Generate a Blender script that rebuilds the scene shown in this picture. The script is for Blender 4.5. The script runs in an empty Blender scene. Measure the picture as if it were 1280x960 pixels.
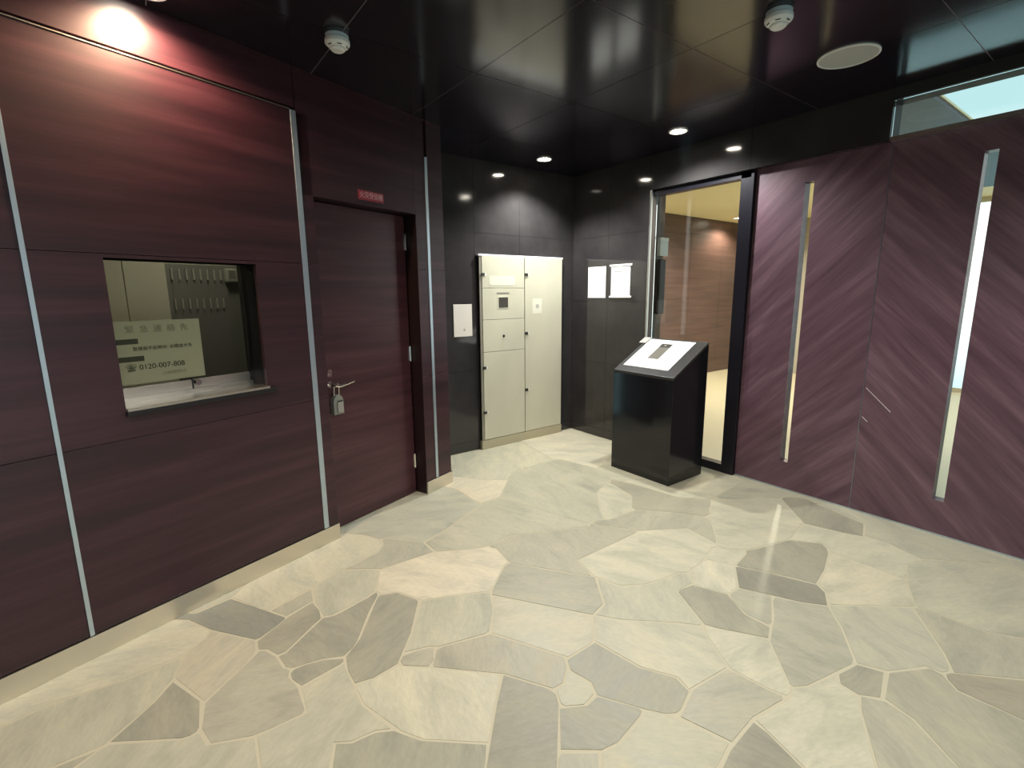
import bpy, bmesh, math, random
from mathutils import Vector, Matrix
random.seed(7)
D = bpy.data; SC = bpy.context.scene; COL = SC.collection
PI = math.pi

# ---------------------------------------------------------------- camera
FPX = 615.28
YAW, PITCH, ROLL = 0.6381, -0.1812, -0.0091
def make_camera():
    cy, sy, cp, sp, cr, sr = math.cos(YAW), math.sin(YAW), math.cos(PITCH), math.sin(PITCH), math.cos(ROLL), math.sin(ROLL)
    fwd = Vector((sy*cp, cy*cp, sp)); right = Vector((cy, -sy, 0)); up = right.cross(fwd)
    r2 = cr*right + sr*up; u2 = -sr*right + cr*up
    m = Matrix((r2, u2, -fwd)).transposed().to_4x4(); m.translation = (0, 0, 1.5)
    cd = D.cameras.new('camera'); cd.sensor_fit = 'HORIZONTAL'; cd.sensor_width = 36; cd.lens = FPX/1280*36
    cd.clip_start = .05
    o = D.objects.new('camera', cd); COL.objects.link(o); o.matrix_world = m; SC.camera = o
make_camera()

# ---------------------------------------------------------------- sky and exposure
SKY = 1.0
w = D.worlds.new('sky'); SC.world = w; w.use_nodes = True
nt = w.node_tree; nt.nodes.clear()
tc = nt.nodes.new('ShaderNodeTexCoord'); sx = nt.nodes.new('ShaderNodeSeparateXYZ'); nt.links.new(tc.outputs['Generated'], sx.inputs[0])
cr_ = nt.nodes.new('ShaderNodeValToRGB'); nt.links.new(sx.outputs['Z'], cr_.inputs[0])
mr = nt.nodes.new('ShaderNodeMapRange'); mr.inputs[1].default_value = -1; mr.inputs[2].default_value = 1; nt.links.new(sx.outputs['Z'], mr.inputs[0]); nt.links.new(mr.outputs[0], cr_.inputs[0])
e_ = cr_.color_ramp.elements; e_[0].position = .42; e_[0].color = (.40, .66, .72, 1); e_[1].position = .5; e_[1].color = (1.0, 1.0, .97, 1)
for p_, c_ in ((.57, (.95, 1.0, .98, 1)), (.62, (.30, .46, .48, 1)), (1.0, (.16, .34, .42, 1))): q_ = e_.new(p_); q_.color = c_
bgn = nt.nodes.new('ShaderNodeBackground'); bgn.inputs['Strength'].default_value = SKY
nt.links.new(cr_.outputs[0], bgn.inputs[0]); wo = nt.nodes.new('ShaderNodeOutputWorld'); nt.links.new(bgn.outputs[0], wo.inputs[0])
SC.view_settings.view_transform = 'Standard'; SC.view_settings.look = 'None'
SC.view_settings.gamma = 1; SC.view_settings.use_curve_mapping = False
SC.view_settings.exposure = 1.0

# ceiling lamps of the place: (name, x, y, z, watts, colour, cone degrees, label)
WARM = (1, .91, .72); NEUT = (.95, .98, .97)
LAMPS = [
 (3.03, 3.574, 2.68, 72, NEUT, 128, 'small round ceiling downlight nearest the corner of the black walls'),
 (3.35, 2.414, 2.68, 58, NEUT, 150, 'small round ceiling downlight in front of the black framed glass door'),
 (0.160, 2.578, 2.68, 38, (1, .68, .42), 165, 'warm ceiling downlight washing the wood panel above the reception window'),
 (1.75, .45, 2.68, 50, NEUT, 150, 'ceiling downlight in the middle of the hall'),
 (-1.1, .95, 2.68, 62, NEUT, 150, 'ceiling downlight far left along the wood wall'),
 (.35, -.9, 2.68, 42, NEUT, 150, 'ceiling downlight behind the viewpoint'),
 (2.9, -1.3, 2.68, 36, NEUT, 150, 'ceiling downlight near the slotted wood wall behind the viewpoint'),
 (6.2, 4.7, 2.77, 105, WARM, 150, 'lobby ceiling downlight nearest the glass door'),
 (8.55, 4.85, 2.77, 60, WARM, 150, 'lobby ceiling downlight close to the brown wood wall'),
 (7.3, 3.0, 2.77, 170, WARM, 150, 'lobby ceiling downlight in the middle of the beige ceiling'),
]

# ---------------------------------------------------------------- frames
TH = PI/2 - 1.2224
NL, ND = 2.504, 2.608                      # left wall face, recessed door face
XR, XB, YB, ZC = 3.80, 3.734, 3.93, 2.68
uL = Vector((math.cos(TH), math.sin(TH), 0)); nL = Vector((-math.sin(TH), math.cos(TH), 0))
def Lw(s, n, z=0): return uL*s + nL*n + Vector((0, 0, z))

# ---------------------------------------------------------------- helpers
class MB:
    def __init__(s): s.v = []; s.f = []
    def box(s, x0, x1, y0, y1, z0, z1):
        b = len(s.v)
        s.v += [(x, y, z) for z in (z0, z1) for y in (y0, y1) for x in (x0, x1)]
        s.f += [tuple(b+i for i in q) for q in ((0,2,3,1),(4,5,7,6),(0,1,5,4),(2,6,7,3),(0,4,6,2),(1,3,7,5))]
        return s
    def prism(s, pts, z0, z1, axis='z'):
        b = len(s.v); n = len(pts)
        m = {'z': lambda a, c, h: (a, c, h), 'y': lambda a, c, h: (a, h, c), 'x': lambda a, c, h: (h, a, c)}[axis]
        s.v += [m(a, c, z0) for a, c in pts] + [m(a, c, z1) for a, c in pts]
        s.f += [tuple(b+i for i in range(n))[::-1], tuple(b+n+i for i in range(n))]
        s.f += [(b+i, b+(i+1) % n, b+n+(i+1) % n, b+n+i) for i in range(n)]
        return s
    def lathe(s, prof, c=(0, 0, 0), axis='z', seg=32):
        b = len(s.v); n = len(prof)
        for i in range(seg):
            a = 2*PI*i/seg
            for r, h in prof:
                p = (r*math.cos(a), r*math.sin(a), h)
                if axis == 'y': p = (p[0], p[2], p[1])
                if axis == 'x': p = (p[2], p[0], p[1])
                s.v.append((c[0]+p[0], c[1]+p[1], c[2]+p[2]))
        for i in range(seg):
            j = (i+1) % seg
            for k in range(n-1):
                s.f.append((b+i*n+k, b+j*n+k, b+j*n+k+1, b+i*n+k+1))
        return s
    def tube(s, pts, r, seg=12):
        pts = [Vector(p) for p in pts]; b = len(s.v)
        for i, p in enumerate(pts):
            d = (pts[min(i+1, len(pts)-1)] - pts[max(i-1, 0)]).normalized()
            a = d.orthogonal().normalized() if i == 0 else (a0 - d*a0.dot(d)).normalized()
            a0 = a; c = d.cross(a)
            for k in range(seg):
                t = 2*PI*k/seg; s.v.append(tuple(p + (a*math.cos(t) + c*math.sin(t))*r))
        for i in range(len(pts)-1):
            for k in range(seg):
                k2 = (k+1) % seg; s.f.append((b+i*seg+k, b+i*seg+k2, b+(i+1)*seg+k2, b+(i+1)*seg+k))
        s.f.append(tuple(b+k for k in range(seg))[::-1]); s.f.append(tuple(b+(len(pts)-1)*seg+k for k in range(seg)))
        return s
    def build(s, name, mat, parent=None, bev=0, smooth=False, label=None, loc=None):
        me = D.meshes.new(name); me.from_pydata(s.v, [], s.f)
        bm = bmesh.new(); bm.from_mesh(me); bmesh.ops.recalc_face_normals(bm, faces=bm.faces); bm.to_mesh(me); bm.free()
        me.materials.append(mat)
        o = D.objects.new(name, me); COL.objects.link(o)
        if parent: o.parent = parent
        if loc: o.location = loc
        if bev:
            m = o.modifiers.new('bevel', 'BEVEL'); m.width = bev; m.segments = 2; m.limit_method = 'ANGLE'
        if smooth:
            for p in me.polygons: p.use_smooth = True
            try: me.set_sharp_from_angle(angle=math.radians(35))
            except Exception: pass
        if label: o['label'] = label
        return o
def box(*a): return MB().box(*a)
def thing(name, label, cat, loc, rz=0, group=None):
    o = D.objects.new(name, None); COL.objects.link(o); o.empty_display_size = .05
    o.location = loc; o.rotation_euler = (0, 0, rz); return tag(o, label, cat, group)
def tag(o, label, cat, group=None):
    o['label'] = label; o['category'] = cat
    if group: o['group'] = group
    return o
def struct(o, label=None, rz=None):
    o['kind'] = 'structure'
    if label: o['label'] = label
    if rz is not None: o.rotation_euler = (0, 0, rz)
    return o
def text(name, body, size, mat, parent, loc, rot=(PI/2, 0, 0), align='CENTER', ext=.0006, sx=1.0):
    c = D.curves.new(name, 'FONT'); c.body = body; c.size = size; c.align_x = align; c.align_y = 'CENTER'; c.extrude = ext
    tmp = D.objects.new(name, c); COL.objects.link(tmp); bpy.context.view_layer.update()
    me = D.meshes.new_from_object(tmp.evaluated_get(bpy.context.evaluated_depsgraph_get())); me.name = name
    D.objects.remove(tmp); me.materials.clear(); me.materials.append(mat)
    o = D.objects.new(name, me); COL.objects.link(o); o.parent = parent
    o.location = loc; o.rotation_euler = rot; o.scale = (sx, 1, 1); o['kind'] = 'stuff'; return o

# ---------------------------------------------------------------- materials
def sr(c):
    f = lambda v: (v/12.92 if v <= .04045 else ((v+.055)/1.055)**2.4)
    return tuple(f(v/255) for v in c) + (1,)
def mat(name, col, rough=.5, metal=0, coat=0, spec=.5, bump=None, coatr=.05):
    m = D.materials.new(name); m.use_nodes = True; p = m.node_tree.nodes['Principled BSDF']
    p.inputs['Base Color'].default_value = tuple(col[:3]) + (1,); p.inputs['Roughness'].default_value = rough
    p.inputs['Metallic'].default_value = metal; p.inputs['Coat Weight'].default_value = coat; p.inputs['Coat Roughness'].default_value = coatr
    p.inputs['Specular IOR Level'].default_value = spec
    return m
class N:
    def __init__(s, m): s.t = m.node_tree; s.p = s.t.nodes['Principled BSDF']
    def n(s, kind, **kw):
        x = s.t.nodes.new('ShaderNode'+kind)
        for k, v in kw.items(): setattr(x, k, v)
        return x
    def l(s, a, b): s.t.links.new(a, b)
    def coord(s, scale, rot=(0, 0, 0), kind='Object'):
        c = s.n('TexCoord'); m = s.n('Mapping'); m.inputs['Scale'].default_value = scale; m.inputs['Rotation'].default_value = rot
        s.l(c.outputs[kind], m.inputs[0]); return m.outputs[0]
    def noise(s, vec, scale, det=4, rough=.5, dist=0):
        x = s.n('TexNoise'); x.inputs['Scale'].default_value = scale; x.inputs['Detail'].default_value = det
        x.inputs['Roughness'].default_value = rough; x.inputs['Distortion'].default_value = dist; s.l(vec, x.inputs['Vector']); return x.outputs['Fac']
    def ramp(s, f, stops):
        r = s.n('ValToRGB'); e = r.color_ramp.elements
        while len(e) < len(stops): e.new(.5)
        for q, (p_, c) in zip(e, stops): q.position = p_; q.color = tuple(c[:3]) + (1,)
        s.l(f, r.inputs[0]); return r.outputs[0]
    def bump(s, f, st, d=.01):
        b = s.n('Bump'); b.inputs['Strength'].default_value = st; b.inputs['Distance'].default_value = d
        s.l(f, b.inputs['Height']); s.l(b.outputs[0], s.p.inputs['Normal'])
    def mul(s, a, b):
        m = s.n('Mix', data_type='RGBA', blend_type='MULTIPLY'); m.inputs[0].default_value = 1
        s.l(a, m.inputs[6]); s.l(b, m.inputs[7]); return m.outputs[2]

def wood(name, dark, mid, light, rough=.3, rot=(0, 0, 0), stretch=(.9, 10, 14), coat=.10):
    m = mat(name, mid, rough, coat=coat, coatr=.34); k = N(m)
    v = k.coord(stretch, rot)
    if rot != (0, 0, 0):                      # rotate first, then stretch along the turned grain
        c = k.n('TexCoord'); r = k.n('VectorRotate', rotation_type='X_AXIS'); r.inputs['Angle'].default_value = rot[0]
        mp = k.n('Mapping'); mp.inputs['Scale'].default_value = stretch
        k.l(c.outputs['Object'], r.inputs['Vector']); k.l(r.outputs[0], mp.inputs[0]); v = mp.outputs[0]
    a = k.noise(v, 1.0, 3, .55, .3); c1 = k.ramp(a, [(.3, dark), (.5, mid), (.72, light)])
    v2 = k.n('VectorMath', operation='MULTIPLY'); k.l(v, v2.inputs[0]); v2.inputs[1].default_value = (1.2, 5, 7)
    b = k.noise(v2.outputs[0], 1.0, 4, .6); c2 = k.ramp(b, [(.3, (.78, .78, .78)), (.7, (1.12, 1.1, 1.1))])
    k.l(k.mul(c1, c2), k.p.inputs['Base Color']); k.bump(b, .04, .003)
    return m
W_L = wood('dark_red_wood', (.019, .0040, .0085), (.033, .0078, .0140), (.053, .016, .024), .43)
A45 = PI/4
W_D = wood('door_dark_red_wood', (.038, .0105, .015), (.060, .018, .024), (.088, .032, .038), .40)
W_R1 = wood('chevron_wood_rising', (.080, .038, .055), (.120, .062, .083), (.178, .102, .126), .42, (A45, 0, 0), (10, 1.0, 13))
W_R2 = wood('chevron_wood_falling', (.080, .038, .055), (.120, .062, .083), (.178, .102, .126), .42, (-A45, 0, 0), (10, 1.0, 13))
W_LOB = wood('brown_lobby_wood', (.075, .042, .036), (.105, .060, .050), (.14, .08, .066), .35)
JAMB = mat('dark_jamb_wood', (.012, .004, .005), .45)
BLACK = mat('black_paint', (.008, .007, .008), .35)
REVEAL = mat('black_reveal', (.004, .003, .004), .5)
def stone_black():
    m = mat('polished_black_stone', (.02, .018, .017), .14, coat=.0); k = N(m)
    v = k.coord((1, 1, 1)); a = k.noise(v, 3, 6, .6)
    k.l(k.ramp(a, [(.3, (.026, .024, .024)), (.7, (.042, .038, .037))]), k.p.inputs['Base Color'])
    k.l(k.ramp(a, [(.3, (.06,)*3), (.7, (.11,)*3)]), k.p.inputs['Roughness']); return m
BSTONE = stone_black()
JOINT = mat('dark_joint', (.012, .011, .011), .7)
CEILM = mat('gloss_black_ceiling_panel', (.010, .008, .013), .15, spec=.45)
k = N(CEILM); k.bump(k.noise(k.coord((1, 1, 1)), 2.2, 2), .02, .02)
CJOINT = mat('grey_ceiling_joint', (.22, .20, .22), .5)  # light caught along the joints is put into this grey
ALU = mat('brushed_aluminium', (.52, .62, .70), .38, .85)
STEEL = mat('satin_steel', (.70, .67, .60), .30, 1)
CHROME = mat('polished_chrome', (.8, .76, .72), .12, 1)
DKALU = mat('dark_aluminium_frame', (.012, .011, .016), .3, .3)
def floor_stone():
    m = mat('split_stone', (.5, .48, .4), .42, spec=.4); k = N(m)
    oi = k.n('ObjectInfo'); g = k.n('TexCoord')
    rv = k.n('VectorMath', operation='SCALE'); k.l(oi.outputs['Location'], rv.inputs[0])
    off = k.n('Combine XYZ'.replace(' ', '')); mm = k.n('Math', operation='MULTIPLY'); mm.inputs[1].default_value = 37
    k.l(oi.outputs['Random'], mm.inputs[0]); k.l(mm.outputs[0], off.inputs[0]); k.l(mm.outputs[0], off.inputs[1])
    ad = k.n('VectorMath', operation='ADD'); k.l(g.outputs['Object'], ad.inputs[0]); k.l(off.outputs[0], ad.inputs[1])
    ro = k.n('VectorRotate', rotation_type='Z_AXIS'); k.l(ad.outputs[0], ro.inputs['Vector'])
    an = k.n('Math', operation='MULTIPLY'); an.inputs[1].default_value = 3.1; k.l(oi.outputs['Random'], an.inputs[0]); k.l(an.outputs[0], ro.inputs['Angle'])
    mp = k.n('Mapping'); mp.inputs['Scale'].default_value = (1, 2.6, 1); k.l(ro.outputs[0], mp.inputs[0])
    a = k.noise(mp.outputs[0], 3.2, 6, .62, .6); b = k.noise(mp.outputs[0], 26, 5, .6, .3)
    c = k.mul(oi.outputs['Color'], k.ramp(a, [(.28, (.80, .82, .83)), (.5, (1, 1, .99)), (.74, (1.16, 1.13, 1.07))]))
    c = k.mul(c, k.ramp(b, [(.3, (.92,)*3), (.7, (1.05,)*3)]))
    k.l(c, k.p.inputs['Base Color']); k.l(k.ramp(a, [(.3, (.34,)*3), (.7, (.52,)*3)]), k.p.inputs['Roughness'])
    mx = k.n('Math', operation='MULTIPLY_ADD'); k.l(b, mx.inputs[0]); mx.inputs[1].default_value = .3; k.l(a, mx.inputs[2])
    k.bump(mx.outputs[0], .35, .006); return m
STONE = floor_stone()
MORTAR = mat('pale_mortar', sr((196, 187, 160)), .7)
k = N(MORTAR); k.bump(k.noise(k.coord((1, 1, 1)), 60, 4), .3, .003)
LFLOOR = mat('pale_lobby_floor', sr((205, 195, 168)), .4)
LCEIL = mat('beige_lobby_ceiling', sr((242, 230, 186)), .7)
CAB = mat('grey_beige_enamel', sr((200, 195, 172)), .38, spec=.35)
k = N(CAB); k.l(k.ramp(k.noise(k.coord((1, 1, .5)), 2.5, 3), [(.3, sr((194, 189, 167))), (.7, sr((206, 201, 178)))]), k.p.inputs['Base Color'])
CABD = mat('dark_cabinet_gap', (.05, .043, .03), .6)
PAPER = mat('white_paper', (.88, .87, .83), .6)
PAPER2 = mat('aged_notice_paper', (.72, .70, .59), .65)
WPLAS = mat('white_plastic', (.72, .74, .72), .4)
SPKM = mat('pale_speaker_grille', (.42, .43, .40), .7)
INK = mat('black_ink', (.02, .02, .02), .6)
INKG = mat('grey_ink', (.35, .34, .3), .6)
REDP = mat('red_plate', (.30, .035, .06), .4)
WINK = mat('white_ink', (.6, .38, .42), .5)
GREYP = mat('grey_plastic', (.22, .22, .19), .4)
SCREEN = mat('dark_display', (.07, .065, .055), .2)
PED = mat('polished_black_granite', (.006, .006, .008), .12)
k = N(PED); k.l(k.ramp(k.noise(k.coord((1, 1, 1)), 300, 2), [(.45, (.005, .005, .007)), (.75, (.02, .02, .022))]), k.p.inputs['Base Color'])
PEDT = mat('honed_grey_granite', (.034, .031, .028), .35)
CREAM = mat('cream_locker_enamel', (.72, .68, .55), .5)
OFFW = mat('office_wall_paint', (.28, .27, .22), .8)
BOARD = mat('grey_key_board', (.12, .12, .105), .5)
def glassm(name, tint, r=1.0):
    m = D.materials.new(name); m.use_nodes = True; t = m.node_tree; t.nodes.clear()
    o = t.nodes.new('ShaderNodeOutputMaterial'); a = t.nodes.new('ShaderNodeBsdfTransparent'); a.inputs[0].default_value = tint
    g = t.nodes.new('ShaderNodeBsdfGlossy'); g.inputs['Roughness'].default_value = .02; g.inputs[0].default_value = (1, 1, 1, 1)
    f = t.nodes.new('ShaderNodeFresnel'); f.inputs[0].default_value = 1.30
    x = t.nodes.new('ShaderNodeMixShader'); t.links.new(f.outputs[0], x.inputs[0]); t.links.new(a.outputs[0], x.inputs[1]); t.links.new(g.outputs[0], x.inputs[2])
    t.links.new(x.outputs[0], o.inputs[0]); return m
GLASS = glassm('clear_glass', (.96, .97, .96, 1)); GLASSG = glassm('greenish_glass', (.88, .88, .82, 1))
def emit(name, col, st):
    m = D.materials.new(name); m.use_nodes = True; p = m.node_tree.nodes['Principled BSDF']
    p.inputs['Base Color'].default_value = (1, 1, 1, 1); p.inputs['Emission Color'].default_value = tuple(col) + (1,); p.inputs['Emission Strength'].default_value = st
    return m
EM = emit('lit_lamp_lens', (1, .93, .78), 30)
LCANM = mat('white_lamp_trim', (.75, .73, .68), .4)
STONES=[((200,193,167),[-664,2288,-450,2334,-240,2316,-43,2329,55,2399,75,2447,0,2592,-61,2645,-98,2716,-113,2723,-615,2541,-689,2429,-707,2417,-688,2312,-681,2295]),
((181,176,153),[-418,1988,-272,1988,-149,2093,-68,2204,-43,2287,-45,2313,-240,2304,-450,2322,-611,2285,-673,2257,-639,2085,-604,2060]),
((181,176,153),[115,1467,125,1489,141,1702,5,1769,-9,1839,-58,1844,-259,1973,-286,1966,-421,1880,-385,1841]),
((170,164,143),[-442,1886,-298,1972,-413,1975,-590,2044,-633,2050,-619,1991]),
((146,142,124),[-35,1851,-15,1857,-7,1873,5,2003,-70,2175,-133,2096,-255,1987,-58,1856]),
((188,178,153),[20,1995,151,2093,217,2159,225,2179,232,2242,85,2433,67,2393,-28,2326,-59,2195]),
((170,164,143),[194,1712,300,1710,312,1722,317,1853,300,1926,315,1966,295,1993,285,2081,256,2146,239,2159,23,1981,1,1859,20,1772,140,1718]),
((128,127,115),[236,2252,256,2252,322,2288,373,2321,377,2333,196,2650,187,2655,43,2623,14,2648,-35,2743,-82,2734,-88,2720,-52,2648,10,2596,86,2450]),
((170,164,143),[386,2342,519,2391,537,2494,339,2428]),
((148,143,124),[296,2090,328,2090,511,2225,522,2286,513,2373,392,2326,242,2230,237,2174,268,2152]),
((181,176,153),[566,2216,755,2257,796,2282,868,2408,883,2461,719,2583,555,2505,528,2376,528,2238,531,2229]),
((146,142,124),[517,1911,562,1934,595,1967,713,2137,795,2235,801,2265,755,2245,605,2209,570,2203,518,2217,328,2078,297,2074,307,1993,323,1973,442,1948]),
((146,142,124),[333,1851,491,1873,507,1881,509,1895,442,1936,371,1955,331,1955,314,1942,312,1908]),
((146,142,124),[572,1718,681,1731,805,1871,934,2060,934,2080,880,2194,802,2223,789,2217,607,1967,525,1899,505,1817,505,1735]),
((200,193,167),[776,1203,982,1426,681,1713,581,1705,501,1713,499,1609,560,1424,608,1346]),
((150,147,128),[644,1064,727,1145,766,1198,595,1346,538,1438,485,1469,404,1478,361,1509,296,1366,293,1330]),
((181,176,153),[272,1347,356,1522,404,1490,485,1481,532,1455,486,1614,502,1863,333,1833,316,1700,168,1704,152,1696,133,1475,139,1453]),
((170,164,143),[776,1640,811,1661,843,1725,767,1751,716,1756,698,1738,698,1706]),
((164,157,136),[1107,1245,1156,1244,1227,1299,1251,1337,1090,1642,881,1703,848,1702,795,1635,794,1622,1003,1417]),
((142,136,119),[830,926,850,938,1071,1173,1096,1214,1090,1252,994,1413,893,1315,677,1081,663,1055]),
((181,176,153),[1070,1664,1097,1670,1195,1787,1259,1908,1066,2008,943,2051,817,1871,733,1776,832,1744,865,1717]),
((188,180,154),[1268,1334,1392,1332,1420,1340,1483,1397,1535,1463,1426,1636,1260,1865,1099,1651]),
((160,155,135),[1550,1466,1651,1493,1785,1678,1628,1886,1510,2062,1495,2069,1463,2059,1283,1915,1261,1885]),
((218,205,178),[1262,1922,1297,1937,1466,2074,1503,2085,1535,2250,1510,2296,1460,2312,1211,2441,896,2446,807,2278,813,2229,880,2206,895,2191,956,2060,1066,2020]),
((200,193,167),[326,2444,538,2510,716,2596,737,2593,955,2651,1017,2714,1026,2772,961,2911,853,3011,773,2989,504,2945,393,2908,403,2884,205,2663,272,2528]),
((181,176,153),[38,2636,196,2672,313,2795,391,2894,367,2897,-16,2758,-22,2744]),
((181,176,153),[596,2972,833,3013,843,3023,810,3059,595,2981]),
((168,164,145),[1219,2451,1222,2584,1061,2777,1040,2770,1029,2714,958,2636,745,2580,907,2461]),
((176,174,155),[1232,2589,1432,2660,1800,2832,1809,2851,1800,2934,1811,3173,1720,3387,825,3064,973,2911,1031,2795,1073,2782]),
((181,176,153),[2180,2126,2217,2147,2120,2372,2015,2789,1991,2849,1820,2842,1798,2816,1684,2762,1432,2648,1237,2573,1241,2441,1460,2324,1512,2311,1709,2333,2144,2132]),
((218,205,178),[1821,2859,1996,2864,2241,3097,2072,3236,1935,3453,1787,3579,1833,3434,1735,3390,1823,3173,1812,2934]),
((200,193,167),[2228,3116,2251,3119,2383,3227,2871,3242,2964,3858,2937,3915,1659,3916,1773,3603,1945,3457,2079,3243]),
((212,203,178),[3015,2847,3370,2990,3686,3274,3819,3279,3819,3915,2955,3915,2975,3853,2881,3253,2945,3203]),
((181,176,153),[2312,2138,2347,2141,2417,2239,2627,2473,2684,2506,2854,2552,2894,2590,2925,2601,3005,2838,2933,3197,2908,3220,2880,3228,2682,3228,2378,3214,2261,3115,2249,3092,2007,2860,2119,2419,2162,2288,2228,2149]),
((200,193,167),[2528,2096,2614,2096,2630,2141,2782,2264,2843,2497,2845,2539,2684,2494,2627,2461,2372,2164,2348,2128,2354,2108]),
((200,193,167),[3201,1881,3360,1884,3707,1915,3755,1927,3788,2050,3822,2100,3822,3246,3812,3266,3686,3262,3370,2978,3013,2825,2942,2632,2937,2587,2993,2417,3050,2036]),
((163,156,135),[2913,1737,2980,1742,3026,1780,3136,1832,3191,1872,3038,2036,2981,2417,2922,2585,2859,2543,2855,2497,2794,2264,2639,2137,2629,2093,2827,1873]),
((170,164,143),[2637,1491,2683,1517,2881,1679,2903,1727,2866,1798,2815,1873,2620,2080,2359,2095,2327,2123,2285,2135,2241,2133,2252,2084,2362,1936,2391,1881,2674,1708]),
((200,193,167),[2216,1406,2375,1423,2563,1475,2613,1467,2659,1705,2387,1869,2346,1860,1839,1851,1795,1691,1835,1547,1958,1472,2183,1433]),
((170,164,143),[1779,1701,1798,1736,1826,1852,1838,1864,2346,1872,2373,1881,2374,1900,2240,2084,2224,2133,2184,2113,2144,2120,1709,2321,1525,2303,1526,2276,1547,2250,1514,2072]),
((181,176,153),[1887,1113,1906,1118,2027,1339,2152,1334,2179,1349,2205,1397,2183,1421,1958,1460,1862,1514,1820,1544,1789,1659,1657,1481,1563,1453,1634,1358,1823,1186]),
((146,142,124),[1388,890,1415,889,1509,920,1527,989,1454,1112,1419,1323,1255,1319,1227,1271,1248,1176,1220,1118,1311,969,1355,911]),
((181,176,153),[1148,1118,1209,1131,1234,1166,1216,1281,1156,1232,1113,1227,1084,1172,1089,1155]),
((146,142,124),[1130,938,1271,961,1293,969,1295,983,1213,1111,1153,1105,1064,1156,957,1034,1064,950]),
((170,164,143),[938,842,1043,948,948,1020,926,1013,843,917]),
((182,175,148),[1184,657,1421,708,1372,886,1310,956,1140,924,1057,939,956,838,965,821]),
((190,183,158),[1711,903,1739,901,1759,923,1870,1094,1871,1121,1622,1358,1561,1441,1544,1450,1431,1330,1466,1112,1539,989,1521,926]),
((170,164,143),[1754,686,1769,695,1753,745,1739,869,1726,892,1530,912,1387,869,1437,705,1590,714]),
((140,135,117),[1466,446,1483,455,1522,506,1565,649,1569,699,1405,689,1209,645,1214,632]),
((200,193,167),[1785,687,1805,685,1840,699,2032,878,2020,910,1895,1097,1856,1060,1747,887,1765,745]),
((148,143,124),[2048,884,2121,915,2120,1030,2201,1164,2133,1317,2052,1332,2028,1326,1909,1104,1934,1052]),
((206,198,172),[2234,1166,2296,1172,2481,1287,2415,1413,2234,1396,2211,1383,2185,1337,2153,1321,2150,1304,2198,1196,2211,1173]),
((165,161,141),[2139,927,2164,926,2361,1023,2362,1042,2295,1155,2216,1156,2180,1120,2131,1025]),
((126,123,108),[2504,825,2605,875,2645,929,2566,1114,2488,1264,2473,1271,2307,1159,2432,914]),
((148,143,124),[2654,938,2831,967,3040,1028,3091,1055,3130,1096,3023,1235,2761,1303,2694,1331,2657,1309,2503,1283,2498,1268,2614,1042]),
((167,163,143),[2162,602,2194,608,2368,716,2493,818,2420,914,2368,1006,2330,1000,2218,938,2036,868,1854,702,1853,689,1898,662]),
((146,142,124),[2054,470,2211,507,2175,585,2057,609,2012,586,2006,524]),
((200,193,167),[1604,338,1638,342,1986,528,1994,586,2031,616,1898,650,1835,687,1805,673,1764,672,1587,699,1534,506,1488,438,1505,413]),
((170,164,143),[1844,158,1867,167,1921,221,2032,374,2045,449,2002,514,1938,492,1629,323]),
((163,158,136),[2066,-10,2291,7,2333,19,2334,132,2317,305,2379,363,2381,401,2225,491,2063,457,2038,362,1869,143]),
((150,141,121),[2360,14,2691,47,2677,73,2415,345,2393,353,2369,343,2329,305,2347,31]),
((181,176,153),[2420,356,2446,356,2536,398,2799,572,2513,813,2483,799,2386,716,2187,589,2234,500,2386,418,2396,368]),
((170,164,143),[2720,50,2976,66,3003,77,2846,320,2825,545,2808,563,2536,386,2433,337]),
((181,176,153),[3032,74,3645,129,3660,168,3652,406,3403,655,3377,671,3343,673,3245,707,3050,652,2846,568,2835,557,2838,480,2858,320,3002,104]),
((204,194,166),[2828,567,3057,669,3066,852,3053,1019,2831,955,2660,922,2620,872,2523,820]),
((200,193,167),[3075,675,3119,679,3240,720,3343,685,3377,685,3453,859,3439,930,3443,966,3410,992,3316,1275,3045,1234,3143,1092,3073,1025]),
((148,143,124),[3434,986,3623,1045,3743,1434,3735,1497,3646,1558,3615,1557,3332,1282,3392,1076]),
((181,176,153),[3693,135,3809,139,3822,156,3822,1482,3798,1506,3770,1503,3751,1487,3754,1430,3634,1034,3453,977,3465,859,3428,790,3393,683,3664,406,3673,169]),
((192,185,160),[3008,1250,3059,1249,3328,1292,3592,1543,3598,1570,3299,1793,3266,1832,3257,1865,3206,1864,3026,1768,2980,1730,2918,1720,2869,1655,2630,1468,2617,1451,2617,1422,2687,1349,2720,1328]),
((181,176,153),[3740,1508,3821,1519,3820,2073,3800,2050,3760,1910,3279,1869,3272,1844,3299,1805,3608,1574,3646,1570]),
((200,193,167),[2492,1298,2537,1297,2657,1321,2679,1342,2612,1406,2597,1457,2563,1463,2427,1420]),
((181,174,153),[-1588,356,-1349,581,-1321,637,-1321,707,-1507,815,-1597,917,-1682,982,-1730,1012,-1793,1025,-1805,1014,-1795,937,-1842,792,-1841,727,-1824,642,-1831,601,-1850,560,-1945,451,-1984,386,-1934,362,-1846,430,-1770,456,-1688,424]),
((195,196,168),[-2860,-1888,-2815,-1883,-2753,-1855,-2704,-1772,-2660,-1720,-2646,-1620,-2681,-1505,-2682,-1458,-2668,-1418,-2635,-1373,-2622,-1308,-2633,-1271,-2645,-1267,-2686,-1286,-2786,-1360,-2850,-1380,-2902,-1366,-3050,-1280,-3095,-1273,-3164,-1330,-3367,-1463,-3388,-1510,-3275,-1637,-3189,-1779,-3074,-1796,-2920,-1870]),
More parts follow.
